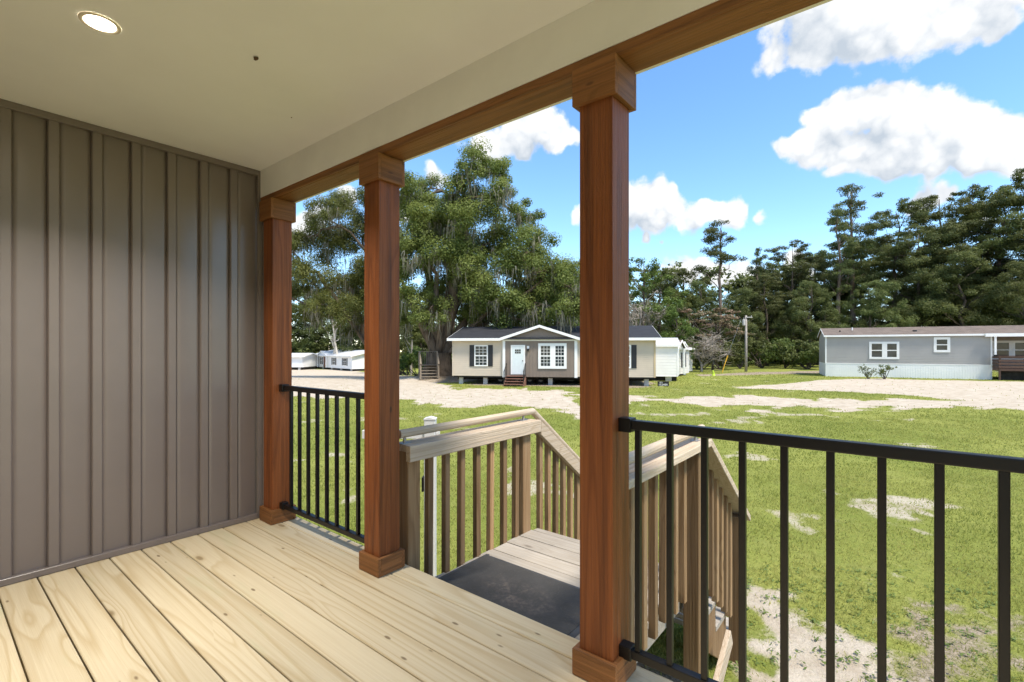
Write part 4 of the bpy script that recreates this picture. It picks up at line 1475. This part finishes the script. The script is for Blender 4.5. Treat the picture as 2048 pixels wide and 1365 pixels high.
# ---- utility pole, guy guard, marker
up = thing('utility_pole', 'grey utility pole with a transformer can at the wood\'s edge', 'utility pole', (*yard((1492 - 1024) / 960 * 46, 46), gz(22.4, 46)), rad(YAW))
MB().tube([(0, 0, -0.3), (0, 0, 2.5), (0, 0, 5.4)], [0.13, 0.115, 0.095], 10).build('pole', plain('weathered_pole', (0.33, 0.30, 0.27), 0.9, 0.2, 0.15, 3), up, smooth=True)
MB().tube([(-0.24, -0.05, 4.42), (-0.24, -0.05, 4.46), (-0.24, -0.05, 4.95), (-0.24, -0.05, 5.0)], [0.1, 0.14, 0.14, 0.1], 12).build('transformer', M['block'], up)
MB().tube([(-0.24, -0.05, 5.0), (-0.22, -0.05, 5.18)], 0.03, 6).build('insulator', M['block'], up)
MB().bar((0.0, -0.12, 5.22), (0.55, -0.12, 5.22), 0.06, 0.08).build('cross_arm', M['block'], up)
MB().tube([(0.45, -0.12, 5.26), (0.45, -0.12, 5.40)], 0.035, 6).build('insulator', M['block'], up)
gw = thing('guy_wire', 'leaning yellow guy wire guard left of the utility pole', 'guy wire', (*yard(19.5, 44.6), gz(19.5, 44.6)), rad(YAW))
MB().tube([(0, 0, -0.1), (0.32, 0.1, 0.82), (0.66, 0.25, 1.58)], 0.045, 8).build('guard', plain('yellow_plastic', (0.62, 0.36, 0.03), 0.5, 0.4), gw)
MB().tube([(0.66, 0.25, 1.58), (2.25, 0.95, 5.1)], 0.008, 5).build('wire', M['galv'], gw)
mk = thing('survey_marker', 'small lime yellow marker in the grass near the utility pole', 'marker', (*yard((1427 - 1024) / 960 * 40, 40), gz(16.8, 40)), rad(YAW))
lime = plain('lime_plastic', (0.45, 0.62, 0.04), 0.5, 0.4)
MB().tube([(0, 0, -0.05), (0, 0, 0.02), (0.0, 0, 0.10), (-0.03, 0, 0.38), (-0.05, 0, 0.46)], [0.16, 0.16, 0.10, 0.05, 0.02], 10).build('marker_cone', lime, mk)
MB().prism([(-0.05, 0.3), (0.1, 0.26), (0.12, 0.14), (-0.03, 0.16)], 1, -0.075, -0.06).build('flag', lime, mk)

# ================================================================== trees
def bark(name, c, scale=5.0):
    m, T, p, _ = new_mat(name)
    tcn = T.n('ShaderNodeTexCoord')
    nz = T.noise(T.v('MULTIPLY', tcn.outputs['Object'], (scale, scale, scale * 0.25)), 1.0, 5, 0.7)
    T.l(T.mix(T.rng(nz.outputs['Fac'], 0.3, 0.7), tuple(x * 0.55 for x in c), tuple(x * 1.35 for x in c)), p.inputs['Base Color'])
    p.inputs['Roughness'].default_value = 0.95
    p.inputs['Specular IOR Level'].default_value = 0.1
    b = T.n('ShaderNodeBump')
    b.inputs['Strength'].default_value = 0.9
    b.inputs['Distance'].default_value = 0.06
    T.l(nz.outputs['Fac'], b.inputs['Height'])
    T.l(b.outputs[0], p.inputs['Normal'])
    return m


M['bark_oak'] = bark('oak_bark', (0.15, 0.115, 0.085), 3.0)
M['bark_dark'] = bark('dark_bark', (0.11, 0.09, 0.072), 4.0)
M['bark_pine'] = bark('pine_bark', (0.22, 0.165, 0.13), 4.0)
M['bark_pale'] = bark('pale_bark', (0.46, 0.42, 0.36), 4.0)
M['leaf_oak'] = leaf_mat('oak_leaf', (0.085, 0.12, 0.025), (0.26, 0.285, 0.078), 0.45)
M['leaf_mid'] = leaf_mat('broad_leaf', (0.07, 0.10, 0.024), (0.21, 0.24, 0.068), 0.42)
M['leaf_dark'] = leaf_mat('dark_leaf', (0.075, 0.10, 0.031), (0.22, 0.24, 0.082), 0.48)
M['leaf_lite'] = leaf_mat('light_leaf', (0.055, 0.10, 0.016), (0.20, 0.27, 0.06), 0.35)
M['needle'] = leaf_mat('pine_needles', (0.068, 0.09, 0.031), (0.205, 0.22, 0.08), 0.42)
M['bloom'] = leaf_mat('mimosa_bloom', (0.10, 0.13, 0.05), (0.42, 0.25, 0.20), 0.3)
M['drybrush'] = leaf_mat('dry_brush', (0.20, 0.17, 0.14), (0.40, 0.35, 0.30), 0.1)
M['moss'] = leaf_mat('spanish_moss', (0.17, 0.165, 0.12), (0.34, 0.325, 0.25), 0.4)


def unit(n):
    a = rng.normal(size=(n, 3))
    return a / np.linalg.norm(a, axis=1, keepdims=True)


def clump_leaves(c, rad_, n, flat=0.75, size=(0.14, 0.24), aspect=0.55, upbias=0.6, hollow=0.5, sub=7):
    """leaves of one clump: a handful of uneven sprays inside a flattened ball"""
    c = np.asarray(c, float)
    sc_ = unit(sub) * rng.uniform(0.35, 0.9, (sub, 1)) * rad_
    sr = rng.uniform(0.3, 0.55, sub) * rad_
    which = rng.integers(0, sub, n)
    u = unit(n)
    q = rng.random(n)[:, None] ** hollow
    p = sc_[which] + u * q * sr[which][:, None]
    p[:, 2] *= flat
    N = u + np.array([0, 0, upbias]) + rng.normal(0, 0.35, (n, 3))
    L = rng.uniform(size[0], size[1], n)
    V_, F_ = leaf_quads(c + p, N, L, L * aspect, curl=0.12)
    sub_t = rng.uniform(-0.22, 0.22, sub)
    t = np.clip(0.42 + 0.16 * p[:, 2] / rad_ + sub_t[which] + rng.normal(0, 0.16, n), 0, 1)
    return V_, F_, t


class Leaves:
    def __init__(s):
        s.V, s.F, s.T, s.b = [], [], [], 0

    def add(s, V_, F_, t):
        s.V.append(V_)
        s.F.append(F_ + s.b)
        s.T.append(t)
        s.b += len(V_)

    def mesh(s, name='crown'):
        return mesh_np(name, np.concatenate(s.V), np.concatenate(s.F), False, [('tint', 'FACE', np.concatenate(s.T))])


def limb(m, a, b, r0, r1, wob=0.12, n=5, sag=0.0, sides=7):
    a, b = np.array(a, float), np.array(b, float)
    L = np.linalg.norm(b - a)
    pts, rs = [], []
    for i in range(n + 1):
        t = i / n
        p = a + (b - a) * t
        if 0 < i < n:
            p = p + rng.normal(0, wob * L / n, 3)
        p[2] += sag * L * math.sin(math.pi * t)
        pts.append(tuple(p))
        rs.append(r0 * (1 - t) + r1 * t)
    m.tube(pts, rs, sides)
    return [np.array(p) for p in pts]


def moss_strands(P, lmin, lmax, name='spanish_moss'):
    V_, F_, T_ = [], [], []
    b = 0
    for p in P:
        L = rng.uniform(lmin, lmax)
        w = rng.uniform(0.02, 0.06)
        an = rng.uniform(0, math.pi)
        dx, dy = math.cos(an), math.sin(an)
        n = 4
        off = np.zeros(2)
        for i in range(n + 1):
            t = i / n
            off = off + rng.normal(0, 0.05, 2)
            ww = w * (1 - 0.85 * t) * rng.uniform(0.7, 1.2)
            x, y, z = p[0] + off[0], p[1] + off[1], p[2] - L * t
            V_ += [(x - dx * ww, y - dy * ww, z), (x + dx * ww, y + dy * ww, z)]
        for i in range(n):
            F_.append((b + 2 * i, b + 2 * i + 1, b + 2 * i + 3, b + 2 * i + 2))
            T_.append(rng.random())
        b += 2 * (n + 1)
    return mesh_np(name, V_, F_, False, [('tint', 'FACE', T_)])


# ---- the two live oaks
OAK_A = [(-2.5, 34.6, 14.6, 1.4), (-3.3, 33.6, 13.3, 1.1), (-1.5, 35.8, 14.3, 1.3), (-4.2, 34.0, 12.2, 1.1), (-0.8, 33.4, 11.8, 1.4), (-2.8, 35.8, 12.2, 1.9), (-7.2, 39.5, 14.0, 1.6), (-8.4, 38.7, 12.7, 1.7), (-6.2, 38.4, 11.4, 2.0), (-8.4, 34.5, 12.9, 1.3), (0.6, 36.8, 11.4, 1.4), (1.3, 34.9, 9.0, 1.6), (2.3, 34.1, 6.9, 1.7), (0.2, 33.7, 7.4, 1.8), (3.8, 34.4, 6.6, 1.7), (5.2, 39.6, 5.2, 1.9), (3.7, 38.9, 4.1, 1.6), (-5.0, 38.7, 9.5, 2.3), (-2.4, 38.7, 9.1, 2.3), (-6.6, 34.3, 7.7, 1.9), (-7.5, 35.1, 5.1, 1.8), (-5.0, 37.4, 5.9, 2.3), (-1.9, 38.2, 5.4, 2.3), (1.1, 39.1, 5.1, 2.1), (-1.0, 39.2, 10.4, 1.8), (-3.6, 33.5, 10.1, 1.5), (-8.3, 37.3, 9.6, 1.7), (2.4, 37.7, 5.4, 1.6), (-8.5, 36.5, 3.3, 1.1), (4.1, 34.2, 2.8, 1.0), (-3.2, 36.3, 6.3, 1.9), (-5.7, 33.5, 3.9, 1.4), (-0.6, 39.6, 3.5, 1.5), (1.9, 39.1, 3.1, 1.2), (-2.8, 36.8, 3.7, 1.5), (3.3, 30.2, 3.4, 0.9), (4.3, 30.6, 4.2, 1.1), (3.9, 31.5, 5.4, 1.3), (0.0, 33.0, 4.2, 1.5), (1.8, 33.0, 4.2, 1.4), (-1.8, 33.6, 5.2, 1.6), (-4.4, 34.2, 8.2, 1.8), (-3.0, 34.2, 7.0, 1.7), (-8.6, 35.4, 7.6, 1.6), (-6.8, 35.0, 10.4, 1.7), (-4.8, 35.5, 10.9, 1.7), (0.8, 35.4, 7.0, 1.7)]
OAK_B = [(-16.2, 41.6, 12.9, 1.7), (-16.0, 45.9, 15.1, 1.7), (-18.3, 43.5, 11.4, 1.8), (-16.8, 45.7, 11.0, 2.5), (-14.4, 45.4, 11.9, 2.2), (-19.0, 43.1, 7.8, 1.6), (-16.5, 42.4, 7.2, 2.3), (-14.1, 43.7, 7.4, 2.4), (-17.9, 42.5, 4.3, 1.3), (-14.1, 40.6, 4.4, 1.7), (-11.4, 41.6, 8.4, 2.2), (-12.9, 45.2, 13.3, 2.1), (-10.5, 39.8, 5.2, 1.7), (-15.9, 39.8, 4.8, 1.2), (-13.0, 43.9, 15.2, 1.6), (-19.0, 41.5, 9.7, 1.5), (-20.9, 43.2, 6.0, 1.5), (-14.4, 42.8, 3.0, 1.0)]


def live_oak(label, base, clumps, forks, trunk_r, dens, nmoss):
    br, bd = base
    z0 = gz(br, bd)
    x0, y0 = yard(br, bd)
    t = thing('live_oak', label, 'tree', (x0, y0, z0))
    cl = []
    for r, d, z, R_ in clumps:
        x, y = yard(r, d)
        cl.append((np.array([x - x0, y - y0, z - z0]), R_))
    m = MB()
    # flared trunk and main forks
    m.tube([(0, 0, -0.3), (0.02, 0, 0.15), (0, 0.05, 0.8), (0.03, 0, 1.7)], [trunk_r * 1.75, trunk_r * 1.35, trunk_r * 1.02, trunk_r * 0.95], 14)
    fk = []
    for fr, fd, fz, rr0 in forks:
        x, y = yard(fr, fd)
        e = np.array([x - x0, y - y0, fz - z0])
        a = np.array([0, 0, 1.25]) + np.array([e[0], e[1], 0]) / (np.linalg.norm(e) + 1e-6) * trunk_r * 0.45
        fk.append(limb(m, a, e, rr0, rr0 * 0.5, 0.16, 6, 0.05, 9))
    nodes = [p for f in fk for p in f[2:]]
    lv = Leaves()
    mp = []
    for c, R_ in cl:
        dn = [np.linalg.norm(c - p) + (4 if p[2] > c[2] + 1.0 else 0) for p in nodes]
        a = nodes[int(np.argmin(dn))]
        br_ = limb(m, a, c, 0.05 + 0.05 * R_, 0.03, 0.2, 5, 0.04, 6)
        nodes += br_[3:5]
        for _ in range(5):
            limb(m, br_[3 + rng.integers(0, 2)], c + unit(1)[0] * R_ * 0.8, 0.03, 0.008, 0.2, 3, 0, 4)
        n = int(dens * R_ ** 2)
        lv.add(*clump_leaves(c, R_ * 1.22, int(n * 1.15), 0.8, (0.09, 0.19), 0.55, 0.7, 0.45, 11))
        # moss hangs in bunches under the clump
        k = int(nmoss * R_)
        for _ in range(max(1, k // 10)):
            an, q = rng.uniform(0, 6.28), R_ * math.sqrt(rng.random()) * 0.95
            cx_, cy_ = c[0] + math.cos(an) * q, c[1] + math.sin(an) * q
            cz_ = c[2] - R_ * rng.uniform(-0.1, 0.55)
            for _ in range(10):
                mp.append((cx_ + rng.normal(0, 0.16), cy_ + rng.normal(0, 0.16), cz_ + rng.normal(0, 0.18)))
    m.build('trunk', M['bark_oak'], t, smooth=True)
    obj('crown', lv.mesh(), M['leaf_oak'], t)
    obj('hanging_moss', moss_strands(mp, 0.25, 1.5), M['moss'], t)['kind'] = 'stuff'
    return t


live_oak('huge live oak draped with grey moss, forked trunk left of the beige home', (-5.6, 36.5), OAK_A,
         [(-8.0, 36.0, 5.5, 0.42), (-6.6, 37.5, 8.0, 0.45), (-4.2, 37.0, 9.5, 0.5), (-3.4, 35.6, 10.5, 0.4), (-1.6, 37.6, 5.2, 0.42), (1.2, 36.6, 5.6, 0.28), (-5.4, 34.6, 6.5, 0.32), (2.2, 34.0, 6.0, 0.2)],
         1.0, 2000, 62)
live_oak('second mossy live oak seen between the two left porch posts', (-12.0, 43.0), OAK_B,
         [(-15.0, 43.4, 7.0, 0.35), (-13.4, 44.2, 10.0, 0.36), (-11.2, 42.0, 6.0, 0.3), (-17.4, 43.0, 8.0, 0.26), (-14.6, 41.8, 4.4, 0.2)],
         0.65, 1800, 54)


# ---- woodland trees: a few shapes, each shared by several trees
def hardwood(H, W, n, flat, lo=0.22, size=(0.15, 0.29), leaves=620, droop=0.0):
    m = MB()
    lv = Leaves()
    stem = limb(m, (0, 0, -0.4), (rng.normal(0, 0.5), rng.normal(0, 0.5), H * 0.93), 0.026 * H * 0.8, 0.04, 0.10, 8, 0, 8)
    for i in range(n):
        t = lo + (0.97 - lo) * ((i + rng.random()) / n)
        env = math.sin(math.pi * min(1, (t - lo * 0.6) / (1.02 - lo * 0.6)) ** 0.8) ** 0.7
        an = rng.uniform(0, 6.28)
        q = W / 2 * env * math.sqrt(rng.uniform(0.12, 1.0))
        c = np.array([math.cos(an) * q, math.sin(an) * q, t * H - droop * q])
        R_ = rng.uniform(0.075, 0.125) * H * (0.75 + 0.4 * env)
        k = min(len(stem) - 1, max(1, int((t - 0.12) * len(stem))))
        limb(m, stem[k], c, 0.035 + 0.05 * (1 - t), 0.02, 0.16, 4, 0.03, 5)
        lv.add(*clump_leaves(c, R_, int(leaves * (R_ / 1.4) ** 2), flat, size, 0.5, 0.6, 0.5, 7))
    return m.mesh('trunk', smooth=True), lv.mesh()


def pine(H, n, open_=False):
    m = MB()
    lv = Leaves()
    bend = rng.normal(0, 0.5, 2)
    stem = limb(m, (0, 0, -0.4), (bend[0], bend[1], H * 0.97), 0.017 * H, 0.05, 0.05, 9, 0, 8)
    lo = 0.62 if open_ else 0.45
    for i in range(n):
        t = lo + (0.99 - lo) * ((i + rng.random()) / n)
        an = rng.uniform(0, 6.28)
        q = (0.02 + (1.03 - t) * 0.42) * H * rng.uniform(0.35, 1.0) * (0.8 if open_ else 0.55)
        ax = stem[min(len(stem) - 1, int(t * (len(stem) - 1) + 0.5))]
        c = np.array([ax[0] + math.cos(an) * q, ax[1] + math.sin(an) * q, t * H + q * rng.uniform(0.0, 0.35)])
        k = min(len(stem) - 1, max(1, int(t * (len(stem) - 1))))
        bp = limb(m, stem[k], c, 0.06, 0.025, 0.14, 4, 0.02, 5)
        for _ in range(3):
            cc_ = c + np.array([rng.normal(0, 0.6), rng.normal(0, 0.6), rng.normal(0.15, 0.25)])
            R_ = rng.uniform(0.45, 0.85)
            nn_ = int(130 * R_ ** 2 / 0.4)
            u = unit(nn_)
            p = u * rng.random(nn_)[:, None] ** 0.6 * R_
            p[:, 2] *= 0.55
            # needles point outwards: long thin leaves
            V_, F_ = leaf_quads(cc_ + p, np.cross(u, unit(nn_)), rng.uniform(0.22, 0.40, nn_), rng.uniform(0.05, 0.09, nn_))
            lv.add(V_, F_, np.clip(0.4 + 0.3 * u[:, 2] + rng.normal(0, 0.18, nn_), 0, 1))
    return m.mesh('trunk', smooth=True), lv.mesh()


VAR = {
    'a': (hardwood(18, 12.5, 40, 0.66, 0.14), 18, 'leaf_mid', 'bark_dark'),
    'b': (hardwood(18, 11.5, 38, 0.75, 0.08), 18, 'leaf_dark', 'bark_dark'),
    'c': (hardwood(20, 15, 46, 0.45, 0.16, (0.14, 0.28), 640, 0.12), 20, 'leaf_dark', 'bark_dark'),
    'd': (hardwood(20, 16, 46, 0.48, 0.2, (0.14, 0.28), 640, 0.18), 20, 'leaf_dark', 'bark_dark'),
    'e': (hardwood(12, 8, 24, 0.8, 0.08), 12, 'leaf_lite', 'bark_dark'),
    'p': (pine(23, 26), 23, 'needle', 'bark_pine'),
    'q': (pine(23, 24), 23, 'needle', 'bark_pine'),
    'o': (pine(17, 13, True), 17, 'needle', 'bark_pine'),
}
for (tm, cm), H_, lk, bk in VAR.values():
    tm.materials.append(M[bk])
    cm.materials.append(M[lk])


def tree(kind, px, top, d, label, wide=1.0, name=None, cat='tree', group='trees of the wood beyond the homes'):
    (tm, cm), H_, lk, bk = VAR[kind]
    r = (px - 1024) / 960 * d
    z0 = gz(r, d)
    H = 1.16 + (697 - top) / 960 * d - z0
    s = H / H_
    x, y = yard(r, d)
    nm = name or ('pine_tree' if kind in 'pqo' else 'woodland_tree')
    t = thing(nm, label, cat, (x, y, z0), rng.uniform(0, 6.28), group)
    t.scale = (s * wide, s * wide, s)
    obj('trunk', tm, None, t)
    obj('crown', cm, None, t)
    return t


TREES = [
    ('e', 1282, 512, 52, 'bright green tree just right of the nearest porch post', 1.0),
    ('a', 1322, 528, 60, 'green tree above the white metal roofed home', 0.9),
    ('e', 1352, 600, 47, 'small light green tree behind the right end of the beige home', 0.9),
    ('o', 1438, 448, 60, 'open crowned pine with forked bare limbs against the cloud', 1.0),
    ('b', 1398, 560, 66, 'dark tree left of the open crowned pine\'s trunk', 1.0),
    ('b', 1478, 575, 58, 'dark tree right behind the utility pole', 1.0),
    ('o', 1513, 500, 66, 'small thin pine right of the open crowned pine', 0.6),
    ('c', 1535, 545, 62, 'dark layered tree right of the utility pole', 1.0),
    ('c', 1585, 478, 66, 'layered tree whose pointed top stands left of the tall pines', 0.85),
    ('b', 1620, 560, 57, 'dark tree behind the left end of the grey home', 1.0),
    ('q', 1652, 505, 66, 'shorter pine left of the two tall pines', 1.0),
    ('p', 1682, 415, 62, 'left one of the two tall straight pines', 1.0),
    ('q', 1706, 368, 64, 'tallest pine, right one of the two tall straight pines', 1.1),
    ('b', 1745, 560, 55, 'low dark tree behind the grey home\'s double window', 1.1),
    ('d', 1795, 398, 62, 'tall feathery tree right of the tallest pine', 0.85),
    ('c', 1835, 450, 58, 'feathery tree in the middle of the right hand wood', 0.9),
    ('d', 1888, 372, 60, 'tall broad feathery tree above the grey home\'s small window', 0.85),
    ('b', 1925, 500, 53, 'dense dark tree behind the grey home\'s porch end', 1.1),
    ('c', 1950, 410, 62, 'feathery tree with an open gap of sky on its left', 0.9),
    ('d', 1998, 368, 57, 'tall feathery tree near the right edge of the picture', 0.9),
    ('d', 2058, 335, 54, 'tallest feathery tree at the right edge of the picture', 0.9),
    ('b', 2050, 520, 48, 'dark low tree at the right edge behind the side deck', 1.1),
    ('c', 2140, 360, 52, 'feathery tree just outside the right edge of the picture', 1.0),
    ('b', 2230, 430, 54, 'dark tree a little outside the right edge of the picture', 1.2),
    ('d', 2320, 380, 56, 'feathery tree well outside the right edge of the picture', 1.0),
    ('a', 2420, 420, 58, 'green tree far outside the right edge of the picture', 1.2),
    ('a', 1502, 552, 72, 'green broad tree deep in the wood right of the utility pole', 1.3),
    ('a', 1558, 520, 74, 'broad tree deep in the wood left of the pointed layered one', 1.3),
    ('b', 1632, 505, 74, 'broad dark tree deep in the wood left of the tall pines', 1.3),
    ('a', 1735, 470, 72, 'broad tree filling the wood just right of the tallest pine', 1.3),
    ('b', 1365, 540, 70, 'broad dark tree deep in the wood above the last white homes', 1.3),
    ('a', 570, 520, 98, 'green tree hidden mostly by the wall post', 1.0),
    ('b', 610, 570, 106, 'dark tree above the plain white building at the far left', 1.0),
    ('a', 655, 590, 108, 'green tree behind the long white home\'s left end', 1.0),
    ('a', 702, 570, 106, 'green tree behind the long white home\'s metal roof', 1.0),
    ('b', 800, 590, 70, 'dark tree left of the oak\'s forked trunk', 1.2),
    ('a', 838, 610, 62, 'green tree behind the old free standing stairs', 0.9),
    ('b', 905, 570, 64, 'dark tree behind the oak\'s right fork', 1.2),
    ('b', 975, 580, 60, 'dark tree behind the beige home\'s left roof end', 1.2),
    ('a', 1040, 570, 62, 'green tree behind the beige home\'s gable', 1.1),
    ('a', 1105, 545, 58, 'green tree behind the beige home, right of its gable', 1.1),
    ('b', 1160, 520, 60, 'tree behind the beige home hidden by the nearest post', 1.1),
    ('b', 1225, 530, 58, 'tree behind the beige home, right part hidden by the nearest post', 1.1),
    ('b', 740, 560, 90, 'dark tree hidden mostly by the middle post', 1.2),
]
for kd_, px, top, d, lab, wd in TREES:
    tree(kd_, px, top, d, lab, wd)

# slender pale trunks left of the middle post
for px, d, lean, lab in ((667, 86, 0.4, 'slender grey bare trunk behind the long white home'), (678, 84, -1.2, 'pale forked trunk right of the slender grey one'), (822, 50, 0.2, 'thin pale trunk standing left of the old grey stairs')):
    r = (px - 1024) / 960 * d
    z0 = gz(r, d)
    t = thing('slender_tree', lab, 'tree', (*yard(r, d), z0), rad(YAW), 'slender pale trunks at the wood edge')
    m = MB()
    s_ = d / 86
    st_ = limb(m, (0, 0, -0.3), (lean * s_, 0, 9.0 * s_), 0.24 * s_, 0.10 * s_, 0.05, 7)
    for k in (3, 4, 5, 6):
        limb(m, st_[k], st_[k] + np.array([rng.uniform(-2, 2), rng.uniform(-1, 1), rng.uniform(1.5, 3)]) * s_, 0.09 * s_, 0.03 * s_, 0.15, 4)
    m.build('trunk', M['bark_pale'], t, smooth=True)
    lv = Leaves()
    for _ in range(7):
        lv.add(*clump_leaves((lean * s_ + rng.normal(0, 1.2) * s_, rng.normal(0, 1.0) * s_, rng.uniform(7, 11) * s_), 1.2 * s_, 160, 0.8, (0.2, 0.34)))
    obj('crown', lv.mesh(), M['leaf_mid'], t)

# mimosa with pinkish bloom, grey dead brush and the mossy grey tree
for kind, px, top, d, nm, lab, W, n in (('bloom', 1425, 612, 50, 'mimosa_tree', 'spreading mimosa with pinkish bloom left of the utility pole', 6.5, 16), ('drybrush', 1402, 668, 46, 'dead_brush', 'grey bare dead brush right of the last white home', 5.0, 0), ('drybrush', 1275, 560, 49, 'bare_tree', 'grey leafless mossy tree above the beige home beside the nearest post', 5.5, 0)):
    r = (px - 1024) / 960 * d
    z0 = gz(r, d)
    H = 1.16 + (697 - top) / 960 * d - z0
    t = thing(nm, lab, 'tree' if nm != 'dead_brush' else 'brush', (*yard(r, d), z0))
    m = MB()
    lv = Leaves()
    st_ = limb(m, (0, 0, -0.3), (0.3, 0.1, H * 0.7), 0.13, 0.06, 0.1, 5)
    for i in range(26):
        an = rng.uniform(0, 6.28)
        q = W / 2 * math.sqrt(rng.uniform(0.15, 1))
        c = np.array([math.cos(an) * q, math.sin(an) * q, H * (0.97 - 0.55 * rng.random() ** (1.6 if n else 0.8))])
        bp = limb(m, st_[rng.integers(1, 6)], c, 0.05, 0.018, 0.2, 4, 0.05, 5)
        if n:
            lv.add(*clump_leaves(c, 0.9, 210, 0.25, (0.16, 0.3)))
        else:
            for _ in range(12):
                e = bp[rng.integers(2, 5)] + unit(1)[0] * rng.uniform(0.4, 1.3)
                limb(m, bp[rng.integers(2, 5)], e, 0.018, 0.006, 0.25, 3, 0, 4)
            lv.add(*clump_leaves(c, 0.6, 40, 0.7, (0.1, 0.2), 0.25))
    m.build('trunk' if n else 'branches', M['bark_dark'] if n else bark('grey_twigs', (0.34, 0.30, 0.26)), t, smooth=True)
    obj('crown', lv.mesh(), M[kind], t)

# ---- shrubs
def shrub(r, d, H, W, mat, label, n=10, leaves=160, size=(0.12, 0.24), group=None, stems=6):
    z0 = gz(r, d)
    t = thing('shrub', label, 'shrub', (*yard(r, d), z0), 0, group)
    m = MB()
    lv = Leaves()
    for i in range(n):
        an = rng.uniform(0, 6.28)
        q = W / 2 * math.sqrt(rng.random())
        c = np.array([math.cos(an) * q, math.sin(an) * q, H * rng.uniform(0.25, 0.9)])
        if i < stems:
            limb(m, (0, 0, -0.05), c, 0.02 * H + 0.008, 0.006, 0.12, 3, 0, 5)
        lv.add(*clump_leaves(c, 0.27 * H, leaves, 0.8, size))
    m.build('stems', M['bark_dark'], t)
    obj('foliage', lv.mesh('foliage'), M[mat], t)


def at_px(px, d):
    return (px - 1024) / 960 * d


shrub(at_px(1737, 35.6), 35.6, 1.15, 0.9, 'leaf_mid', 'small loose shrub against the white skirting, left of the pair', 9, 70, (0.05, 0.11))
shrub(at_px(1769, 34.9), 34.9, 1.15, 0.9, 'leaf_mid', 'small leafy shrub against the white skirting, right of the pair', 10, 90, (0.05, 0.11))
for px, d, H, W, mt, lab in (
        (1404, 52, 3.2, 4.5, 'leaf_mid', 'bushy undergrowth right of the last white home'),
        (1440, 51, 2.6, 4.5, 'leaf_dark', 'dark bush behind the yellow guy guard'),
        (1480, 53, 3.2, 5.0, 'leaf_dark', 'dark bush at the foot of the utility pole'),
        (1525, 55, 3.4, 5.0, 'leaf_mid', 'green bush a little right of the utility pole'),
        (1570, 54, 3.0, 5.0, 'leaf_dark', 'dark bush halfway between utility pole and grey home'),
        (1615, 52, 3.4, 5.0, 'leaf_mid', 'green bush beside the left end of the grey home'),
        (1655, 50, 3.2, 4.5, 'leaf_dark', 'dark bush behind the grey home\'s left corner'),
        (835, 44, 2.4, 4.0, 'leaf_lite', 'bright green bush left of the old grey stairs'),
        (815, 52, 2.8, 4.0, 'leaf_lite', 'bright green undergrowth beside the thin pale trunk'),
        (868, 48, 3.0, 4.5, 'leaf_mid', 'green bush behind the oak\'s trunk'),
        (902, 50, 3.6, 4.5, 'leaf_dark', 'dark bush between the oak trunk and the beige home'),
        (800, 60, 3.6, 5.0, 'leaf_mid', 'green bush right beside the middle porch post, far back'),
        (600, 99, 5.0, 8.0, 'leaf_dark', 'dark thicket behind the plain white building'),
        (640, 108, 6.0, 9.0, 'leaf_mid', 'green thicket behind the long white home')):
    shrub(at_px(px, d), d, H, W, mt, lab, 14, 230, (0.16, 0.3), 'bushes at the wood edge')

# ---- the wood behind, one dark mass
lv = Leaves()
N_ = 3400
for i in range(N_):
    a = rng.uniform(-1.3, 2.3)
    right = a > 0.3
    d = rng.uniform(78, 96) if not right else rng.uniform(70, 84)
    r = a * d
    hmax = (13 + 6 * float(fbm(np.array([a * 9.0]), np.array([1.0]), 3, 8)[0])) * (0.95 if right else 1.0)
    if a < 0.0 and d < 97:
        d = d + 14
        r = a * d
    x, y = yard(r, d)
    z = gz(r, d) + hmax * rng.random() ** 1.35
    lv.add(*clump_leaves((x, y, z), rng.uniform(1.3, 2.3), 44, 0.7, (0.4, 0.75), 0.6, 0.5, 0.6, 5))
for i in range(2600):
    a = rng.uniform(-1.3, 2.3)
    d = rng.uniform(96, 112) if a < 0.0 else rng.uniform(66, 80)
    x, y = yard(a * d, d)
    lv.add(*clump_leaves((x, y, gz(a * d, d) + rng.uniform(0.2, 5.5)), rng.uniform(1.0, 1.8), 40, 0.8, (0.35, 0.6), 0.6, 0.5, 0.6, 5))
tag(obj('distant_wood', lv.mesh('distant_wood'), M['leaf_dark']), 'dark mass of woodland closing the view behind the homes', 'wood', kind='stuff')
